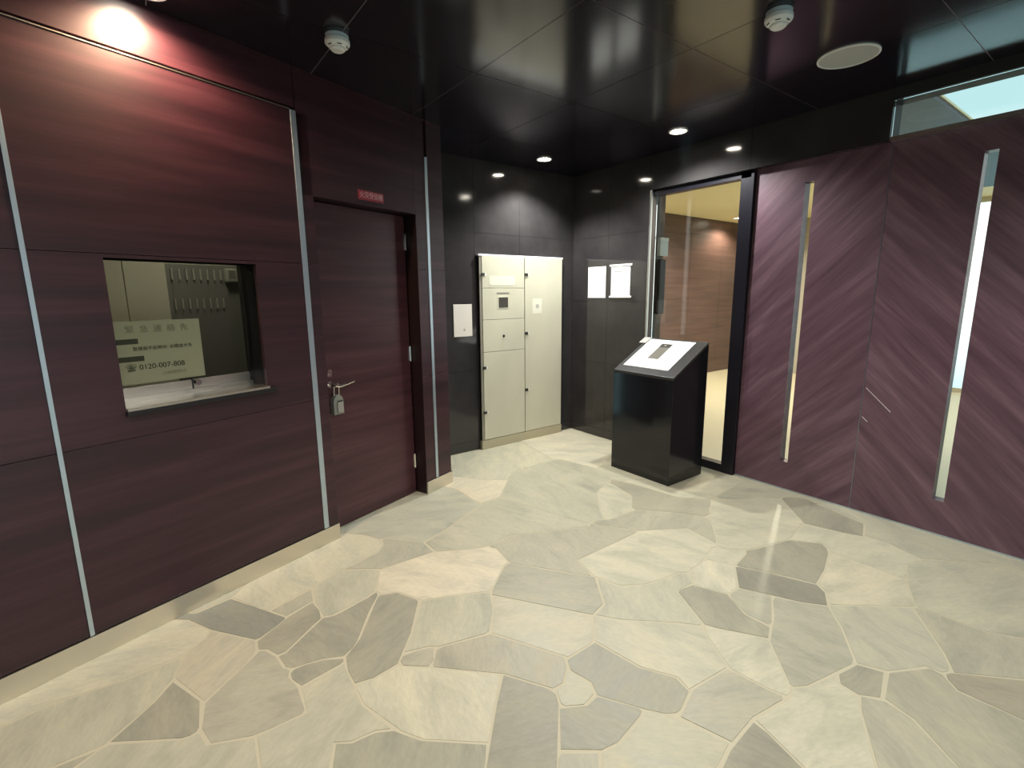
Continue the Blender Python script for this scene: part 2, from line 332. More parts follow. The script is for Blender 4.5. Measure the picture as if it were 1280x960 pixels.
((169,165,141),[-700,-2992,-87,-2991,-96,-2886,-78,-2796,-85,-2749,-104,-2708,-199,-2599,-220,-2560,-228,-2526,-219,-2469,-244,-2468,-349,-2519,-502,-2540,-633,-2601,-624,-2694,-632,-2746,-665,-2803,-731,-2869,-731,-2921]),
((174,173,159),[-1594,1526,-1507,1531,-1346,1598,-1332,1608,-1315,1651,-1316,1708,-1361,1783,-1459,1853,-1515,1917,-1582,1946,-1691,2047,-1736,2080,-1776,2094,-1840,2086,-1964,2018,-2031,2007,-2107,1927,-2135,1849,-2102,1750,-2071,1721,-1972,1652,-1844,1606,-1792,1562,-1717,1565]),
((146,146,122),[-1996,-472,-1967,-469,-1876,-361,-1798,-296,-1758,-282,-1646,-292,-1585,-244,-1531,-180,-1555,-145,-1841,139,-1903,167,-1921,163,-2008,46,-2033,-19,-2042,-88,-2072,-148,-2215,-245,-2225,-289,-2225,-317,-2203,-337,-2056,-448]),
((165,159,138),[-1504,-1732,-1393,-1727,-1374,-1620,-1409,-1499,-1409,-1465,-1378,-1400,-1295,-1309,-1273,-1272,-1369,-1237,-1505,-1229,-1559,-1213,-1622,-1270,-1750,-1334,-1849,-1415,-1894,-1502,-1907,-1595,-1817,-1561,-1741,-1573,-1588,-1696]),
((167,158,147),[2540,-640,2597,-641,2644,-622,2789,-497,2840,-464,2868,-456,2955,-459,2988,-372,2976,-330,2976,-192,2967,-165,2861,-109,2774,-116,2676,-162,2621,-227,2578,-256,2426,-308,2327,-377,2288,-428,2289,-441,2369,-487,2419,-539,2465,-613]),
((173,168,146),[-322,-1396,-184,-1322,-138,-1308,-80,-1312,-44,-1270,-30,-1200,-60,-1080,-15,-914,-65,-857,-134,-812,-199,-793,-340,-772,-450,-715,-501,-743,-421,-907,-455,-1039,-455,-1115,-436,-1192,-356,-1280]),
((183,177,149),[-2278,-1936,-2258,-1936,-2182,-1892,-2084,-1864,-2003,-1813,-1940,-1678,-1923,-1617,-2032,-1570,-2092,-1522,-2146,-1462,-2180,-1365,-2364,-1404,-2441,-1397,-2539,-1369,-2620,-1376,-2656,-1418,-2670,-1458,-2669,-1505,-2634,-1620,-2644,-1714,-2567,-1751,-2422,-1876,-2368,-1906]),
((168,161,140),[-1168,1382,-1123,1381,-1039,1399,-979,1465,-917,1499,-807,1491,-692,1652,-686,1708,-829,1835,-874,1892,-931,2009,-982,1996,-1030,1966,-1172,1844,-1220,1820,-1349,1788,-1303,1703,-1303,1651,-1326,1590,-1306,1520,-1225,1403]),
((167,169,137),[-280,938,-261,939,-248,956,-184,1096,-142,1144,-82,1174,-39,1179,-7,1279,-1,1355,-30,1440,-80,1480,-115,1493,-173,1493,-289,1441,-349,1358,-475,1261,-545,1157,-545,1105,-507,1029,-334,950]),
((197,198,165),[-2302,1676,-2194,1726,-2115,1748,-2147,1865,-2122,1924,-2037,2020,-2515,1849,-2467,1799]),
((142,139,126),[-3634,-2674,-3535,-2675,-3466,-2600,-3424,-2576,-3374,-2566,-3349,-2519,-3200,-2374,-3182,-2330,-3288,-2184,-3397,-2137,-3449,-2137,-3520,-2174,-3614,-2248,-3666,-2268,-3730,-2260,-3829,-2203,-3892,-2210,-3893,-2417,-3862,-2482,-3811,-2557,-3763,-2605,-3700,-2650]),
((164,168,146),[-1366,1802,-1225,1831,-1184,1850,-994,2002,-921,2025,-895,2107,-900,2202,-886,2248,-799,2347,-825,2403,-892,2440,-1160,2336,-1342,2278,-1369,2257,-1397,2195,-1418,2066,-1503,1921,-1459,1865]),
((185,171,156),[-3303,495,-3241,493,-3065,539,-2984,542,-2912,614,-2904,714,-2942,844,-3002,953,-3059,1009,-3188,1102,-3256,1124,-3371,1193,-3442,1157,-3472,1126,-3502,1066,-3543,947,-3564,780,-3543,717,-3482,706,-3420,678,-3353,619,-3320,562]),
((174,158,140),[3320,-1480,3337,-1477,3377,-1433,3469,-1357,3544,-1276,3575,-1205,3602,-1058,3665,-947,3649,-917,3616,-890,3503,-841,3419,-887,3355,-887,3269,-865,3210,-864,3115,-889,3103,-913,3109,-1067,3185,-1243,3178,-1282,3147,-1342,3197,-1411,3257,-1471]),
((180,176,157),[2397,-2991,2610,-2994,2626,-2986,2764,-2776,2794,-2704,2837,-2514,2797,-2471,2694,-2431,2621,-2471,2563,-2473,2408,-2510,2327,-2567,2281,-2676,2344,-2750,2358,-2796,2359,-2897]),
((174,168,160),[464,-2542,490,-2542,562,-2512,683,-2393,833,-2280,787,-2177,779,-2059,760,-2000,697,-1931,605,-1879,504,-1902,339,-1893,370,-1958,377,-2003,364,-2044,284,-2156,259,-2227,257,-2357,219,-2445,328,-2462]),
((167,162,148),[-646,-2590,-497,-2527,-326,-2500,-239,-2449,-223,-2399,-223,-2341,-269,-2225,-270,-2172,-217,-2045,-217,-2011,-230,-1982,-317,-1973,-496,-1904,-583,-1997,-623,-2065,-766,-2210,-802,-2296,-764,-2372,-712,-2536]),
((180,175,155),[464,-1888,509,-1889,592,-1870,624,-1788,661,-1736,746,-1664,831,-1623,757,-1463,757,-1423,778,-1346,724,-1310,654,-1302,515,-1337,415,-1329,396,-1338,311,-1391,251,-1445,164,-1598,162,-1782,185,-1837,324,-1883,396,-1878]),
((169,159,141),[-3580,-663,-3484,-590,-3420,-570,-3215,-635,-3090,-630,-3002,-646,-2941,-521,-2941,-457,-2958,-378,-2957,-331,-2929,-258,-2942,-206,-2996,-164,-3056,-134,-3186,-108,-3248,-166,-3436,-254,-3496,-308,-3532,-356,-3511,-509]),
((176,168,159),[-2860,1376,-2804,1394,-2674,1504,-2609,1535,-2564,1534,-2445,1485,-2339,1613,-2307,1666,-2538,1842,-2956,1690,-2963,1680,-2933,1501]),
((174,162,142),[-520,-730,-455,-703,-418,-656,-299,-541,-266,-490,-235,-396,-313,-337,-346,-286,-380,-200,-439,-133,-516,-84,-586,-57,-626,-142,-683,-199,-745,-227,-839,-235,-845,-251,-826,-322,-790,-394,-704,-512,-634,-652]),
((196,198,161),[-1534,1934,-1511,1937,-1430,2066,-1409,2195,-1383,2260,-1802,2110,-1736,2092,-1585,1961]),
((164,169,148),[-3891,1341,-3722,1364,-3683,1385,-3639,1438,-3886,1354]),
((164,163,147),[-2140,-1036,-2090,-1024,-2003,-973,-1952,-916,-1923,-853,-2011,-757,-2039,-695,-2026,-632,-1975,-521,-1977,-489,-2056,-460,-2232,-331,-2272,-374,-2333,-469,-2387,-523,-2602,-626,-2653,-677,-2675,-725,-2608,-778,-2510,-830,-2362,-940,-2210,-992]),
((179,181,152),[1993,-1233,2069,-1085,2189,-971,2189,-937,2170,-884,2042,-718,2035,-673,2061,-596,2017,-601,1976,-620,1837,-739,1769,-773,1718,-766,1577,-697,1530,-690,1499,-701,1485,-729,1579,-803,1660,-890,1730,-1048,1769,-1105,1820,-1144,1956,-1206]),
((196,195,163),[-1336,-658,-1256,-634,-1139,-529,-1048,-326,-925,-197,-947,-155,-974,-134,-1022,-110,-1174,-64,-1320,24,-1342,22,-1360,5,-1445,-121,-1643,-306,-1597,-391,-1463,-539,-1389,-651]),
((146,142,119),[1196,-1756,1342,-1744,1397,-1631,1401,-1478,1381,-1433,1380,-1392,1403,-1313,1403,-1267,1369,-1205,1277,-1111,1219,-1111,1136,-1142,928,-1306,797,-1355,769,-1423,769,-1463,782,-1504,848,-1624,941,-1729,985,-1751,1128,-1740]),
((196,196,167),[3158,-2992,3515,-2993,3530,-2912,3587,-2771,3587,-2719,3571,-2687,3446,-2656,3341,-2581,3300,-2526,3257,-2419,3230,-2420,3053,-2483,2887,-2497,2856,-2508,2845,-2527,2849,-2557,2957,-2654,3046,-2750,3070,-2798,3098,-2902]),
((183,174,156),[-1138,-1186,-1013,-1141,-978,-1134,-932,-1143,-916,-1058,-830,-946,-811,-905,-811,-871,-845,-815,-920,-752,-974,-722,-1151,-713,-1204,-694,-1261,-651,-1283,-655,-1323,-669,-1325,-707,-1306,-754,-1229,-845,-1196,-902,-1188,-930,-1193,-1067]),
((175,161,145),[3104,-879,3216,-852,3269,-853,3355,-875,3419,-875,3487,-835,3463,-749,3463,-715,3488,-656,3580,-532,3593,-503,3589,-491,3437,-379,3366,-384,3269,-361,3198,-360,3101,-383,2997,-387,2967,-469,2976,-540,2953,-631,2953,-695,2987,-757]),
((183,173,158),[926,-622,953,-623,1014,-600,1137,-513,1157,-455,1172,-350,1276,-202,1296,-150,1278,-84,1246,-50,1162,-2,989,65,880,-34,776,-74,728,-122,715,-205,780,-354,868,-488]),
((175,173,153),[-2224,-2482,-2072,-2434,-2003,-2395,-1937,-2323,-1864,-2210,-1807,-2153,-1737,-2121,-1730,-2110,-1729,-2023,-1757,-1967,-1826,-1910,-1918,-1864,-1987,-1815,-2072,-1870,-2182,-1904,-2253,-1946,-2239,-1987,-2239,-2027,-2314,-2168,-2327,-2221,-2310,-2316,-2321,-2405]),
((177,173,154),[-3142,-1150,-3133,-1145,-3106,-1058,-3005,-937,-2977,-881,-2977,-841,-2994,-780,-2983,-708,-3002,-668,-3085,-643,-3245,-641,-3408,-582,-3472,-596,-3520,-626,-3585,-681,-3604,-722,-3597,-867,-3487,-865,-3416,-890,-3353,-947,-3244,-1084]),
((182,173,151),[1742,-760,1769,-761,1816,-742,1976,-608,2017,-589,2074,-580,2164,-532,2209,-499,2248,-454,2248,-434,2180,-340,2153,-199,2122,-146,2052,-126,1982,-134,1834,-226,1782,-240,1724,-224,1664,-302,1639,-355,1638,-456,1624,-514,1519,-671,1600,-692]),
((198,189,169),[-1702,-886,-1597,-881,-1547,-853,-1471,-731,-1399,-660,-1457,-563,-1591,-415,-1657,-308,-1699,-295,-1758,-294,-1798,-308,-1843,-341,-1960,-476,-1964,-526,-2014,-632,-2028,-690,-1999,-757,-1912,-844,-1830,-828,-1789,-835,-1742,-854]),
((165,163,137),[80,62,148,80,261,171,292,230,313,329,338,388,448,500,449,569,430,610,391,655,340,694,284,670,178,602,114,588,44,614,-86,700,-137,701,-164,590,-212,530,-331,415,-370,352,-375,327,-340,308,-199,281,-134,256,-77,205,-7,89]),
((173,158,145),[-2050,1004,-1994,1010,-1940,1040,-1955,1099,-1955,1145,-1942,1180,-1832,1334,-1818,1386,-1817,1499,-1801,1553,-1844,1594,-1980,1644,-2090,1726,-2118,1734,-2194,1714,-2295,1659,-2422,1504,-2435,1465,-2395,1333,-2442,1188,-2422,1142,-2377,1097,-2290,1046,-2203,1043]),
((181,175,152),[3536,-195,3568,-154,3647,13,3704,64,3745,77,3819,81,3820,129,3691,121,3667,149,3647,115,3267,81,3296,26,3371,-49,3505,-155]),
((186,175,156),[-3208,1118,-3185,1121,-3160,1157,-3091,1219,-2918,1322,-2876,1364,-2944,1496,-2957,1549,-2959,1619,-2978,1678,-3429,1516,-3343,1343,-3336,1308,-3352,1202,-3268,1142]),
((182,171,157),[-2782,-2518,-2759,-2515,-2671,-2429,-2597,-2389,-2545,-2383,-2424,-2412,-2337,-2403,-2322,-2364,-2339,-2225,-2333,-2191,-2251,-2027,-2251,-1987,-2265,-1953,-2392,-1906,-2479,-1843,-2570,-1760,-2647,-1729,-2689,-1769,-2739,-1855,-2695,-1963,-2695,-2015,-2806,-2198,-2821,-2345,-2855,-2419,-2818,-2494]),
((184,180,154),[-1587,-2991,-1347,-2991,-1315,-2939,-1193,-2821,-1141,-2735,-1136,-2660,-1201,-2593,-1229,-2537,-1229,-2497,-1208,-2426,-1303,-2318,-1375,-2265,-1507,-2327,-1541,-2389,-1675,-2519,-1691,-2557,-1684,-2608,-1638,-2682,-1621,-2731,-1643,-2796,-1631,-2891]),
((173,173,158),[3050,-1912,3180,-1896,3291,-1906,3246,-1812,3247,-1765,3282,-1656,3281,-1597,3256,-1484,3137,-1351,3078,-1362,2988,-1362,2898,-1350,2840,-1364,2783,-1397,2641,-1537,2577,-1568,2591,-1615,2592,-1674,2576,-1792,2618,-1828,2665,-1847,2826,-1878,2897,-1867]),
((180,177,153),[1766,-2794,1828,-2788,1858,-2740,1885,-2593,1943,-2430,1931,-2419,1844,-2410,1775,-2365,1664,-2236,1615,-2139,1550,-2168,1505,-2207,1411,-2359,1292,-2462,1279,-2537,1304,-2590,1358,-2650,1512,-2646,1546,-2654,1606,-2684,1724,-2776]),
((170,166,140),[355,-465,701,-203,713,-179,712,-128,646,-86,476,-16,377,59,274,160,254,154,148,68,118,56,84,49,-3,69,-5,43,8,8,76,-86,101,-145,88,-208,25,-301,50,-352,89,-397,152,-436,305,-451]),
((205,194,167),[3417,-2151,3443,-2153,3490,-2134,3614,-2036,3655,-2017,3719,-2017,3821,-2063,3821,-1567,3751,-1505,3694,-1472,3660,-1464,3625,-1471,3474,-1536,3427,-1535,3311,-1489,3271,-1495,3293,-1597,3294,-1656,3259,-1765,3259,-1817,3278,-1864,3382,-1994,3406,-2042]),
((184,181,157),[3817,-1017,3821,-523,3748,-476,3696,-462,3661,-469,3611,-497,3500,-656,3475,-715,3481,-773,3504,-828,3616,-878,3677,-937,3754,-968]),
((165,164,145),[2275,-1941,2330,-1874,2384,-1826,2437,-1807,2513,-1805,2559,-1791,2580,-1674,2579,-1615,2560,-1562,2503,-1499,2386,-1430,2209,-1415,2051,-1363,2011,-1363,1970,-1376,1928,-1436,1926,-1476,1991,-1627,1998,-1668,1986,-1764,1995,-1797,2062,-1826,2184,-1902]),
((145,137,122),[-3892,-2193,-3830,-2188,-3722,-2122,-3673,-2086,-3620,-2026,-3594,-1950,-3599,-1813,-3580,-1754,-3524,-1648,-3507,-1551,-3624,-1572,-3665,-1565,-3818,-1484,-3891,-1467]),
((171,158,144),[981,81,1051,143,1163,283,1223,343,1425,461,1026,761,1019,649,988,572,928,518,828,468,822,456,836,368,928,214]),
((200,198,169),[-814,483,-752,523,-713,563,-692,602,-685,636,-707,733,-708,792,-675,887,-733,929,-893,1087,-950,1132,-1021,1157,-1072,1150,-1097,1079,-1106,938,-1198,778,-1211,737,-1210,704,-1151,679,-1021,665,-956,640,-911,601,-867,519]),
((173,167,148),[716,-117,782,-56,883,-19,971,72,922,202,824,368,808,472,760,508,708,528,661,527,515,481,452,478,389,433,350,388,278,170,377,71,476,-4,646,-74]),
((167,163,138),[-742,2336,-705,2336,-719,2417,-668,2480,-649,2515,-655,2525,-819,2464,-809,2401,-790,2360]),
((172,168,144),[1940,-2410,1957,-2407,1987,-2377,2120,-2216,2245,-2119,2291,-2027,2291,-1993,2275,-1955,2003,-1813,1988,-1814,1961,-1841,1897,-1939,1831,-2017,1769,-2051,1676,-2048,1627,-2130,1676,-2236,1775,-2353,1844,-2398]),
((203,192,162),[-2890,-2410,-2861,-2407,-2840,-2368,-2818,-2198,-2708,-2020,-2707,-1963,-2726,-1910,-2750,-1869,-2855,-1901,-2920,-1882,-3074,-1808,-3179,-1795,-3186,-1806,-3179,-1841,-3140,-1928,-3128,-1984,-3146,-2038,-3265,-2171,-3268,-2194,-3238,-2248,-3172,-2326,-3067,-2335]),
((141,137,128),[932,-2878,959,-2879,1006,-2860,1184,-2732,1348,-2710,1355,-2665,1274,-2560,1266,-2508,1276,-2456,1204,-2384,1145,-2359,1009,-2357,841,-2293,776,-2330,683,-2405,579,-2512,739,-2621,826,-2702,886,-2786]),
((180,179,158),[818,477,910,518,955,551,988,590,1007,649,1012,772,508,1156,486,1169,474,1164,377,1087,337,1013,354,936,324,804,340,712,442,610,461,569,459,494,515,493,661,539,708,540,760,520]),
((177,175,160),[987,-1233,1012,-1228,1172,-1112,1279,-1093,1390,-940,1415,-869,1401,-759,1325,-715,1265,-655,1213,-575,1150,-524,982,-628,914,-632,806,-686,767,-719,751,-757,758,-814,814,-878,838,-926,884,-1090]),
((172,177,157),[-2866,-1366,-2839,-1367,-2778,-1344,-2686,-1274,-2634,-1248,-2622,-1212,-2627,-1063,-2570,-928,-2569,-877,-2609,-791,-2678,-740,-2797,-779,-2856,-780,-2920,-754,-2971,-717,-2982,-744,-2964,-846,-2972,-904,-3094,-1058,-3123,-1162,-3098,-1208,-3087,-1257,-3038,-1274,-2926,-1342]),
((173,169,146),[-69,-2991,387,-2991,404,-2924,484,-2806,509,-2730,469,-2603,463,-2555,372,-2496,281,-2461,205,-2461,125,-2495,78,-2496,-55,-2443,-120,-2436,-199,-2471,-216,-2520,-208,-2560,-187,-2599,-92,-2708,-73,-2749,-66,-2796,-83,-2875,-84,-2934]),
((172,164,140),[464,-802,546,-804,636,-786,701,-787,742,-801,739,-757,755,-719,806,-674,904,-622,874,-524,770,-358,705,-219,653,-245,368,-470,352,-550,302,-638,289,-701,308,-748,338,-784]),
((204,187,165),[-2338,578,-2324,584,-2311,619,-2328,780,-2275,919,-2269,959,-2282,1018,-2294,1036,-2377,1085,-2431,1139,-2456,1180,-2562,1182,-2590,1174,-2662,1120,-2750,950,-2789,899,-2840,854,-2919,819,-2908,752,-2878,722,-2802,714,-2675,755,-2605,755,-2558,736,-2410,620]),
((165,161,140),[-2944,-190,-2921,-175,-2904,-138,-2905,-97,-2939,1,-2939,29,-2920,76,-2851,173,-2986,374,-3000,420,-2997,525,-3065,527,-3205,487,-3328,472,-3412,400,-3431,359,-3443,275,-3392,190,-3346,50,-3256,-46,-3196,-94,-3056,-122]),
((203,188,163),[2264,-436,2372,-326,2426,-296,2578,-244,2617,-217,2656,-172,2663,-156,2647,-131,2512,10,2448,12,2090,-26,2164,-194,2192,-340,2231,-403]),
((202,191,164),[-3027,-2871,-2888,-2836,-2843,-2809,-2807,-2773,-2774,-2716,-2749,-2634,-2771,-2585,-2773,-2539,-2827,-2497,-2870,-2426,-3067,-2347,-3161,-2341,-3337,-2519,-3358,-2572,-3271,-2647,-3101,-2765]),
((175,169,145),[-557,-1779,-458,-1648,-434,-1600,-406,-1496,-337,-1403,-368,-1280,-407,-1229,-444,-1201,-538,-1244,-662,-1318,-703,-1331,-756,-1332,-834,-1309,-857,-1345,-850,-1432,-802,-1522,-640,-1714]),
((174,169,143),[-658,-1996,-587,-1987,-506,-1892,-561,-1791,-652,-1714,-814,-1522,-856,-1450,-872,-1353,-892,-1358,-979,-1409,-1018,-1454,-1048,-1526,-1076,-1642,-1152,-1764,-1181,-1847,-1159,-1853,-1001,-1807,-967,-1807,-896,-1838,-742,-1966]),
((151,144,128),[1394,-742,1420,-742,1469,-719,1600,-538,1625,-461,1620,-396,1628,-350,1714,-214,1696,-170,1663,-131,1600,-86,1541,-61,1470,-60,1362,-78,1281,-68,1307,-133,1300,-178,1202,-314,1177,-373,1155,-513,1225,-575,1277,-655,1322,-700]),
((141,147,125),[1694,-2038,1769,-2039,1831,-2005,1978,-1810,1974,-1746,1986,-1668,1979,-1627,1914,-1476,1916,-1436,1947,-1379,1936,-1353,1840,-1432,1769,-1469,1705,-1469,1607,-1435,1554,-1428,1466,-1454,1411,-1489,1409,-1631,1358,-1756,1406,-1798,1579,-1907,1633,-1961,1677,-2031]),
((181,175,150),[1286,-2451,1399,-2359,1472,-2234,1520,-2180,1621,-2119,1665,-2039,1642,-1988,1579,-1919,1338,-1758,1225,-1765,1200,-1776,1182,-1830,1188,-1944,1180,-1984,1141,-2047,1022,-2180,951,-2317,1009,-2345,1168,-2354,1231,-2393]),
((180,171,152),[-1307,33,-1148,200,-1090,340,-1045,415,-976,478,-885,524,-920,598,-956,628,-1021,653,-1127,661,-1225,695,-1302,707,-1309,637,-1337,581,-1492,442,-1564,364,-1571,348,-1558,326,-1439,199,-1369,77,-1339,41]),
((175,177,151),[-676,1718,-514,1798,-453,1815,-445,1871,-631,1991,-647,2052,-633,2068,-653,2089,-689,2256,-669,2278,-691,2285,-705,2319,-786,2339,-832,2302,-874,2248,-888,2202,-883,2107,-911,2005,-862,1892,-817,1835]),
((171,166,137),[-3706,-928,-3662,-928,-3614,-880,-3617,-727,-3592,-650,-3530,-538,-3523,-469,-3549,-375,-3635,-389,-3712,-358,-3763,-301,-3833,-197,-3888,-145,-3893,-821]),
((194,194,165),[2840,-2500,2917,-2479,3053,-2471,3262,-2404,3301,-2365,3366,-2214,3407,-2160,3394,-2042,3370,-1994,3313,-1931,3240,-1908,3060,-1926,2897,-1879,2841,-1887,2867,-1963,2867,-2015,2750,-2198,2735,-2345,2703,-2419,2794,-2456]),
((173,158,148),[-3891,555,-3709,553,-3662,572,-3617,611,-3559,709,-3576,810,-3552,924,-3557,939,-3612,924,-3688,932,-3889,1077]),
((175,178,158),[1389,-2991,1859,-2993,1825,-2903,1829,-2809,1771,-2807,1736,-2794,1606,-2696,1546,-2666,1506,-2658,1375,-2665,1369,-2711,1385,-2743,1392,-2802,1368,-2916]),
((181,178,150),[3817,-501,3821,59,3745,65,3704,52,3656,10,3580,-154,3470,-314,3447,-370,3485,-409,3596,-484,3696,-450,3748,-464]),
((194,198,166),[-2247,-2991,-1603,-2988,-1637,-2915,-1662,-2784,-1697,-2741,-1748,-2702,-1812,-2682,-1991,-2699,-2044,-2686,-2119,-2649,-2106,-2706,-2114,-2764,-2224,-2912]),
((176,168,155),[-460,1298,-357,1365,-300,1452,-323,1513,-318,1644,-326,1672,-385,1750,-456,1800,-514,1786,-667,1705,-686,1640,-766,1540,-797,1482,-760,1436,-700,1388,-635,1363,-518,1336]),
((175,166,144),[3571,-2673,3617,-2609,3680,-2552,3732,-2538,3821,-2549,3821,-2089,3766,-2048,3719,-2029,3685,-2023,3650,-2030,3490,-2146,3413,-2171,3368,-2234,3328,-2344,3273,-2407,3296,-2494,3351,-2577,3446,-2644]),
((164,160,141),[116,-970,208,-940,328,-856,329,-793,290,-736,276,-684,290,-638,340,-550,353,-481,305,-463,175,-455,140,-442,86,-406,4,-308,-84,-300,-130,-314,-217,-383,-254,-490,-284,-538,-409,-659,-437,-707,-335,-761,-199,-781,-134,-800,-65,-845,8,-922,68,-958]),
((179,175,147),[-3027,-2991,-2475,-2989,-2518,-2908,-2539,-2809,-2567,-2747,-2618,-2696,-2737,-2643,-2780,-2752,-2843,-2821,-2888,-2848,-3019,-2885,-3030,-2910]),
((174,158,143),[-1258,710,-1227,711,-1210,778,-1118,938,-1103,1109,-1078,1198,-1034,1280,-1021,1327,-1040,1384,-1134,1368,-1221,1383,-1283,1319,-1453,1195,-1524,1116,-1541,1067,-1555,973,-1588,928,-1555,875,-1468,800,-1318,722]),
((177,175,149),[-2866,-766,-2797,-767,-2696,-730,-2665,-677,-2602,-614,-2387,-511,-2345,-469,-2240,-322,-2229,-245,-2243,-221,-2252,-213,-2322,-222,-2393,-215,-2546,-140,-2616,-132,-2674,-158,-2783,-247,-2822,-268,-2923,-275,-2946,-336,-2929,-521,-2993,-660,-2959,-715]),
((184,178,156),[1652,-112,1660,-104,1604,-22,1579,48,1592,100,1649,217,1648,292,1438,453,1223,331,999,77,1028,56,1162,10,1273,-53,1362,-66,1470,-48,1541,-49,1600,-74]),
((145,139,119),[-676,902,-656,902,-617,929,-519,1022,-557,1105,-557,1157,-520,1222,-470,1280,-470,1294,-518,1324,-635,1351,-700,1376,-806,1474,-853,1487,-922,1486,-979,1453,-1024,1396,-1009,1327,-1022,1280,-1066,1198,-1067,1171,-991,1163,-932,1132,-733,941]),
((185,180,148),[-2841,183,-2774,212,-2689,289,-2626,328,-2581,335,-2499,309,-2467,361,-2372,446,-2335,547,-2339,565,-2413,611,-2522,700,-2605,743,-2675,743,-2791,703,-2889,711,-2900,614,-2980,532,-2988,420,-2950,332]),
((180,168,160),[2564,-1552,2638,-1528,2783,-1385,2840,-1352,2904,-1338,3078,-1350,3139,-1333,3166,-1282,3173,-1243,3097,-1067,3093,-927,3019,-923,2915,-895,2858,-896,2795,-929,2677,-1039,2621,-1079,2595,-1165,2615,-1225,2609,-1277,2540,-1382,2515,-1441,2516,-1492]),
((166,163,141),[68,-2482,125,-2483,166,-2470,214,-2428,245,-2357,254,-2198,272,-2156,352,-2044,366,-1998,359,-1963,316,-1892,191,-1855,118,-1912,90,-1920,56,-1918,-62,-1862,-95,-1861,-139,-1883,-214,-1970,-205,-2045,-257,-2167,-257,-2225,-211,-2341,-211,-2399,-225,-2452,-205,-2463,-130,-2426,-84,-2424]),
((178,170,149),[-556,278,-395,329,-343,415,-191,569,-156,648,-158,706,-226,800,-263,919,-334,938,-504,1014,-541,991,-664,880,-696,792,-695,733,-673,636,-680,602,-701,563,-803,468,-772,398,-715,335,-670,308]),
((179,178,147),[-862,-220,-780,-222,-722,-208,-683,-187,-626,-124,-600,-48,-623,13,-623,71,-572,182,-558,258,-565,269,-670,296,-715,323,-772,380,-821,475,-882,510,-958,478,-1033,415,-1078,340,-1124,218,-1160,170,-1261,73,-1289,30,-1264,2,-1174,-52,-1022,-98,-974,-122,-935,-155,-907,-193]),
((150,146,118),[405,-2991,899,-2993,917,-2881,874,-2786,815,-2702,712,-2612,565,-2523,486,-2556,476,-2570,521,-2730,496,-2806,416,-2924]),
((186,173,148),[-2223,-231,-2114,-172,-2072,-130,-2026,34,-1922,176,-1921,257,-1946,346,-1993,381,-2063,379,-2209,425,-2369,431,-2455,361,-2489,295,-2455,215,-2447,109,-2422,32,-2386,-16,-2279,-113,-2252,-152]),
((196,195,169),[-233,-381,-130,-302,-84,-288,14,-295,82,-196,90,-162,82,-122,-4,8,-17,43,-15,83,-50,148,-116,232,-194,268,-299,283,-385,317,-508,286,-544,262,-560,182,-610,76,-604,-10,-580,-46,-512,-74,-439,-121,-368,-200,-334,-286,-301,-337]),
((146,139,121),[-3640,-1558,-3499,-1535,-3466,-1514,-3404,-1498,-3355,-1439,-3164,-1318,-3103,-1259,-3104,-1226,-3131,-1169,-3244,-1096,-3389,-923,-3440,-890,-3487,-877,-3604,-884,-3659,-943,-3678,-1068,-3631,-1207,-3631,-1259,-3662,-1318,-3738,-1416,-3750,-1488,-3739,-1513,-3700,-1540]),
((176,169,153),[-1601,933,-1568,968,-1553,1067,-1519,1141,-1423,1231,-1283,1331,-1232,1388,-1306,1496,-1340,1587,-1531,1513,-1589,1513,-1717,1553,-1769,1553,-1792,1540,-1805,1499,-1806,1386,-1820,1334,-1930,1180,-1943,1145,-1942,1094,-1919,1045,-1818,1032,-1771,1037,-1730,1024]),
((179,173,149),[-3730,116,-3667,115,-3626,134,-3459,267,-3443,359,-3424,400,-3321,489,-3325,539,-3350,598,-3416,664,-3487,695,-3545,701,-3605,611,-3641,575,-3686,548,-3891,537,-3893,187]),
((185,177,156),[164,1016,322,1016,365,1087,471,1181,72,1481,-17,1440,11,1355,12,1308,-23,1171,11,1121,71,1061]),
((178,177,150),[-1198,-2421,-1127,-2383,-1033,-2297,-970,-2252,-907,-2245,-813,-2283,-757,-2183,-635,-2065,-603,-2007,-689,-2003,-738,-1980,-896,-1850,-967,-1819,-1001,-1819,-1105,-1853,-1216,-1874,-1221,-1883,-1195,-1945,-1196,-2008,-1223,-2053,-1342,-2180,-1368,-2250,-1244,-2366]),
((179,176,149),[3003,-369,3096,-372,3193,-349,3258,-348,3361,-371,3424,-370,3526,-214,3526,-200,3501,-165,3368,-58,3281,29,3250,76,3042,60,3020,69,2947,53,2935,24,2941,-5,2987,-121,2988,-330]),
((176,169,158),[-1522,-2308,-1496,-2308,-1383,-2253,-1354,-2180,-1235,-2053,-1208,-2008,-1207,-1945,-1220,-1910,-1239,-1875,-1315,-1819,-1388,-1748,-1494,-1746,-1546,-1732,-1591,-1705,-1736,-1586,-1782,-1572,-1840,-1580,-1906,-1616,-1983,-1804,-1948,-1834,-1790,-1922,-1745,-1967,-1717,-2023,-1720,-2128,-1609,-2251]),
((174,161,147),[145,-1599,239,-1445,311,-1379,415,-1315,431,-1277,438,-1248,430,-1214,355,-1055,353,-937,329,-879,184,-964,120,-983,68,-970,-4,-927,-41,-1045,-47,-1085,-18,-1230,-32,-1270,-70,-1324,-16,-1444,29,-1507,83,-1561]),
((182,180,152),[3537,-2991,3819,-2991,3816,-2568,3738,-2550,3698,-2558,3659,-2579,3614,-2630,3589,-2677,3599,-2771,3541,-2917]),
((182,174,148),[788,-1342,928,-1294,977,-1243,872,-1090,826,-926,781,-851,748,-818,701,-799,625,-799,540,-816,345,-801,337,-869,365,-937,367,-1055,449,-1243,429,-1318,515,-1325,649,-1291,696,-1290,748,-1310]),
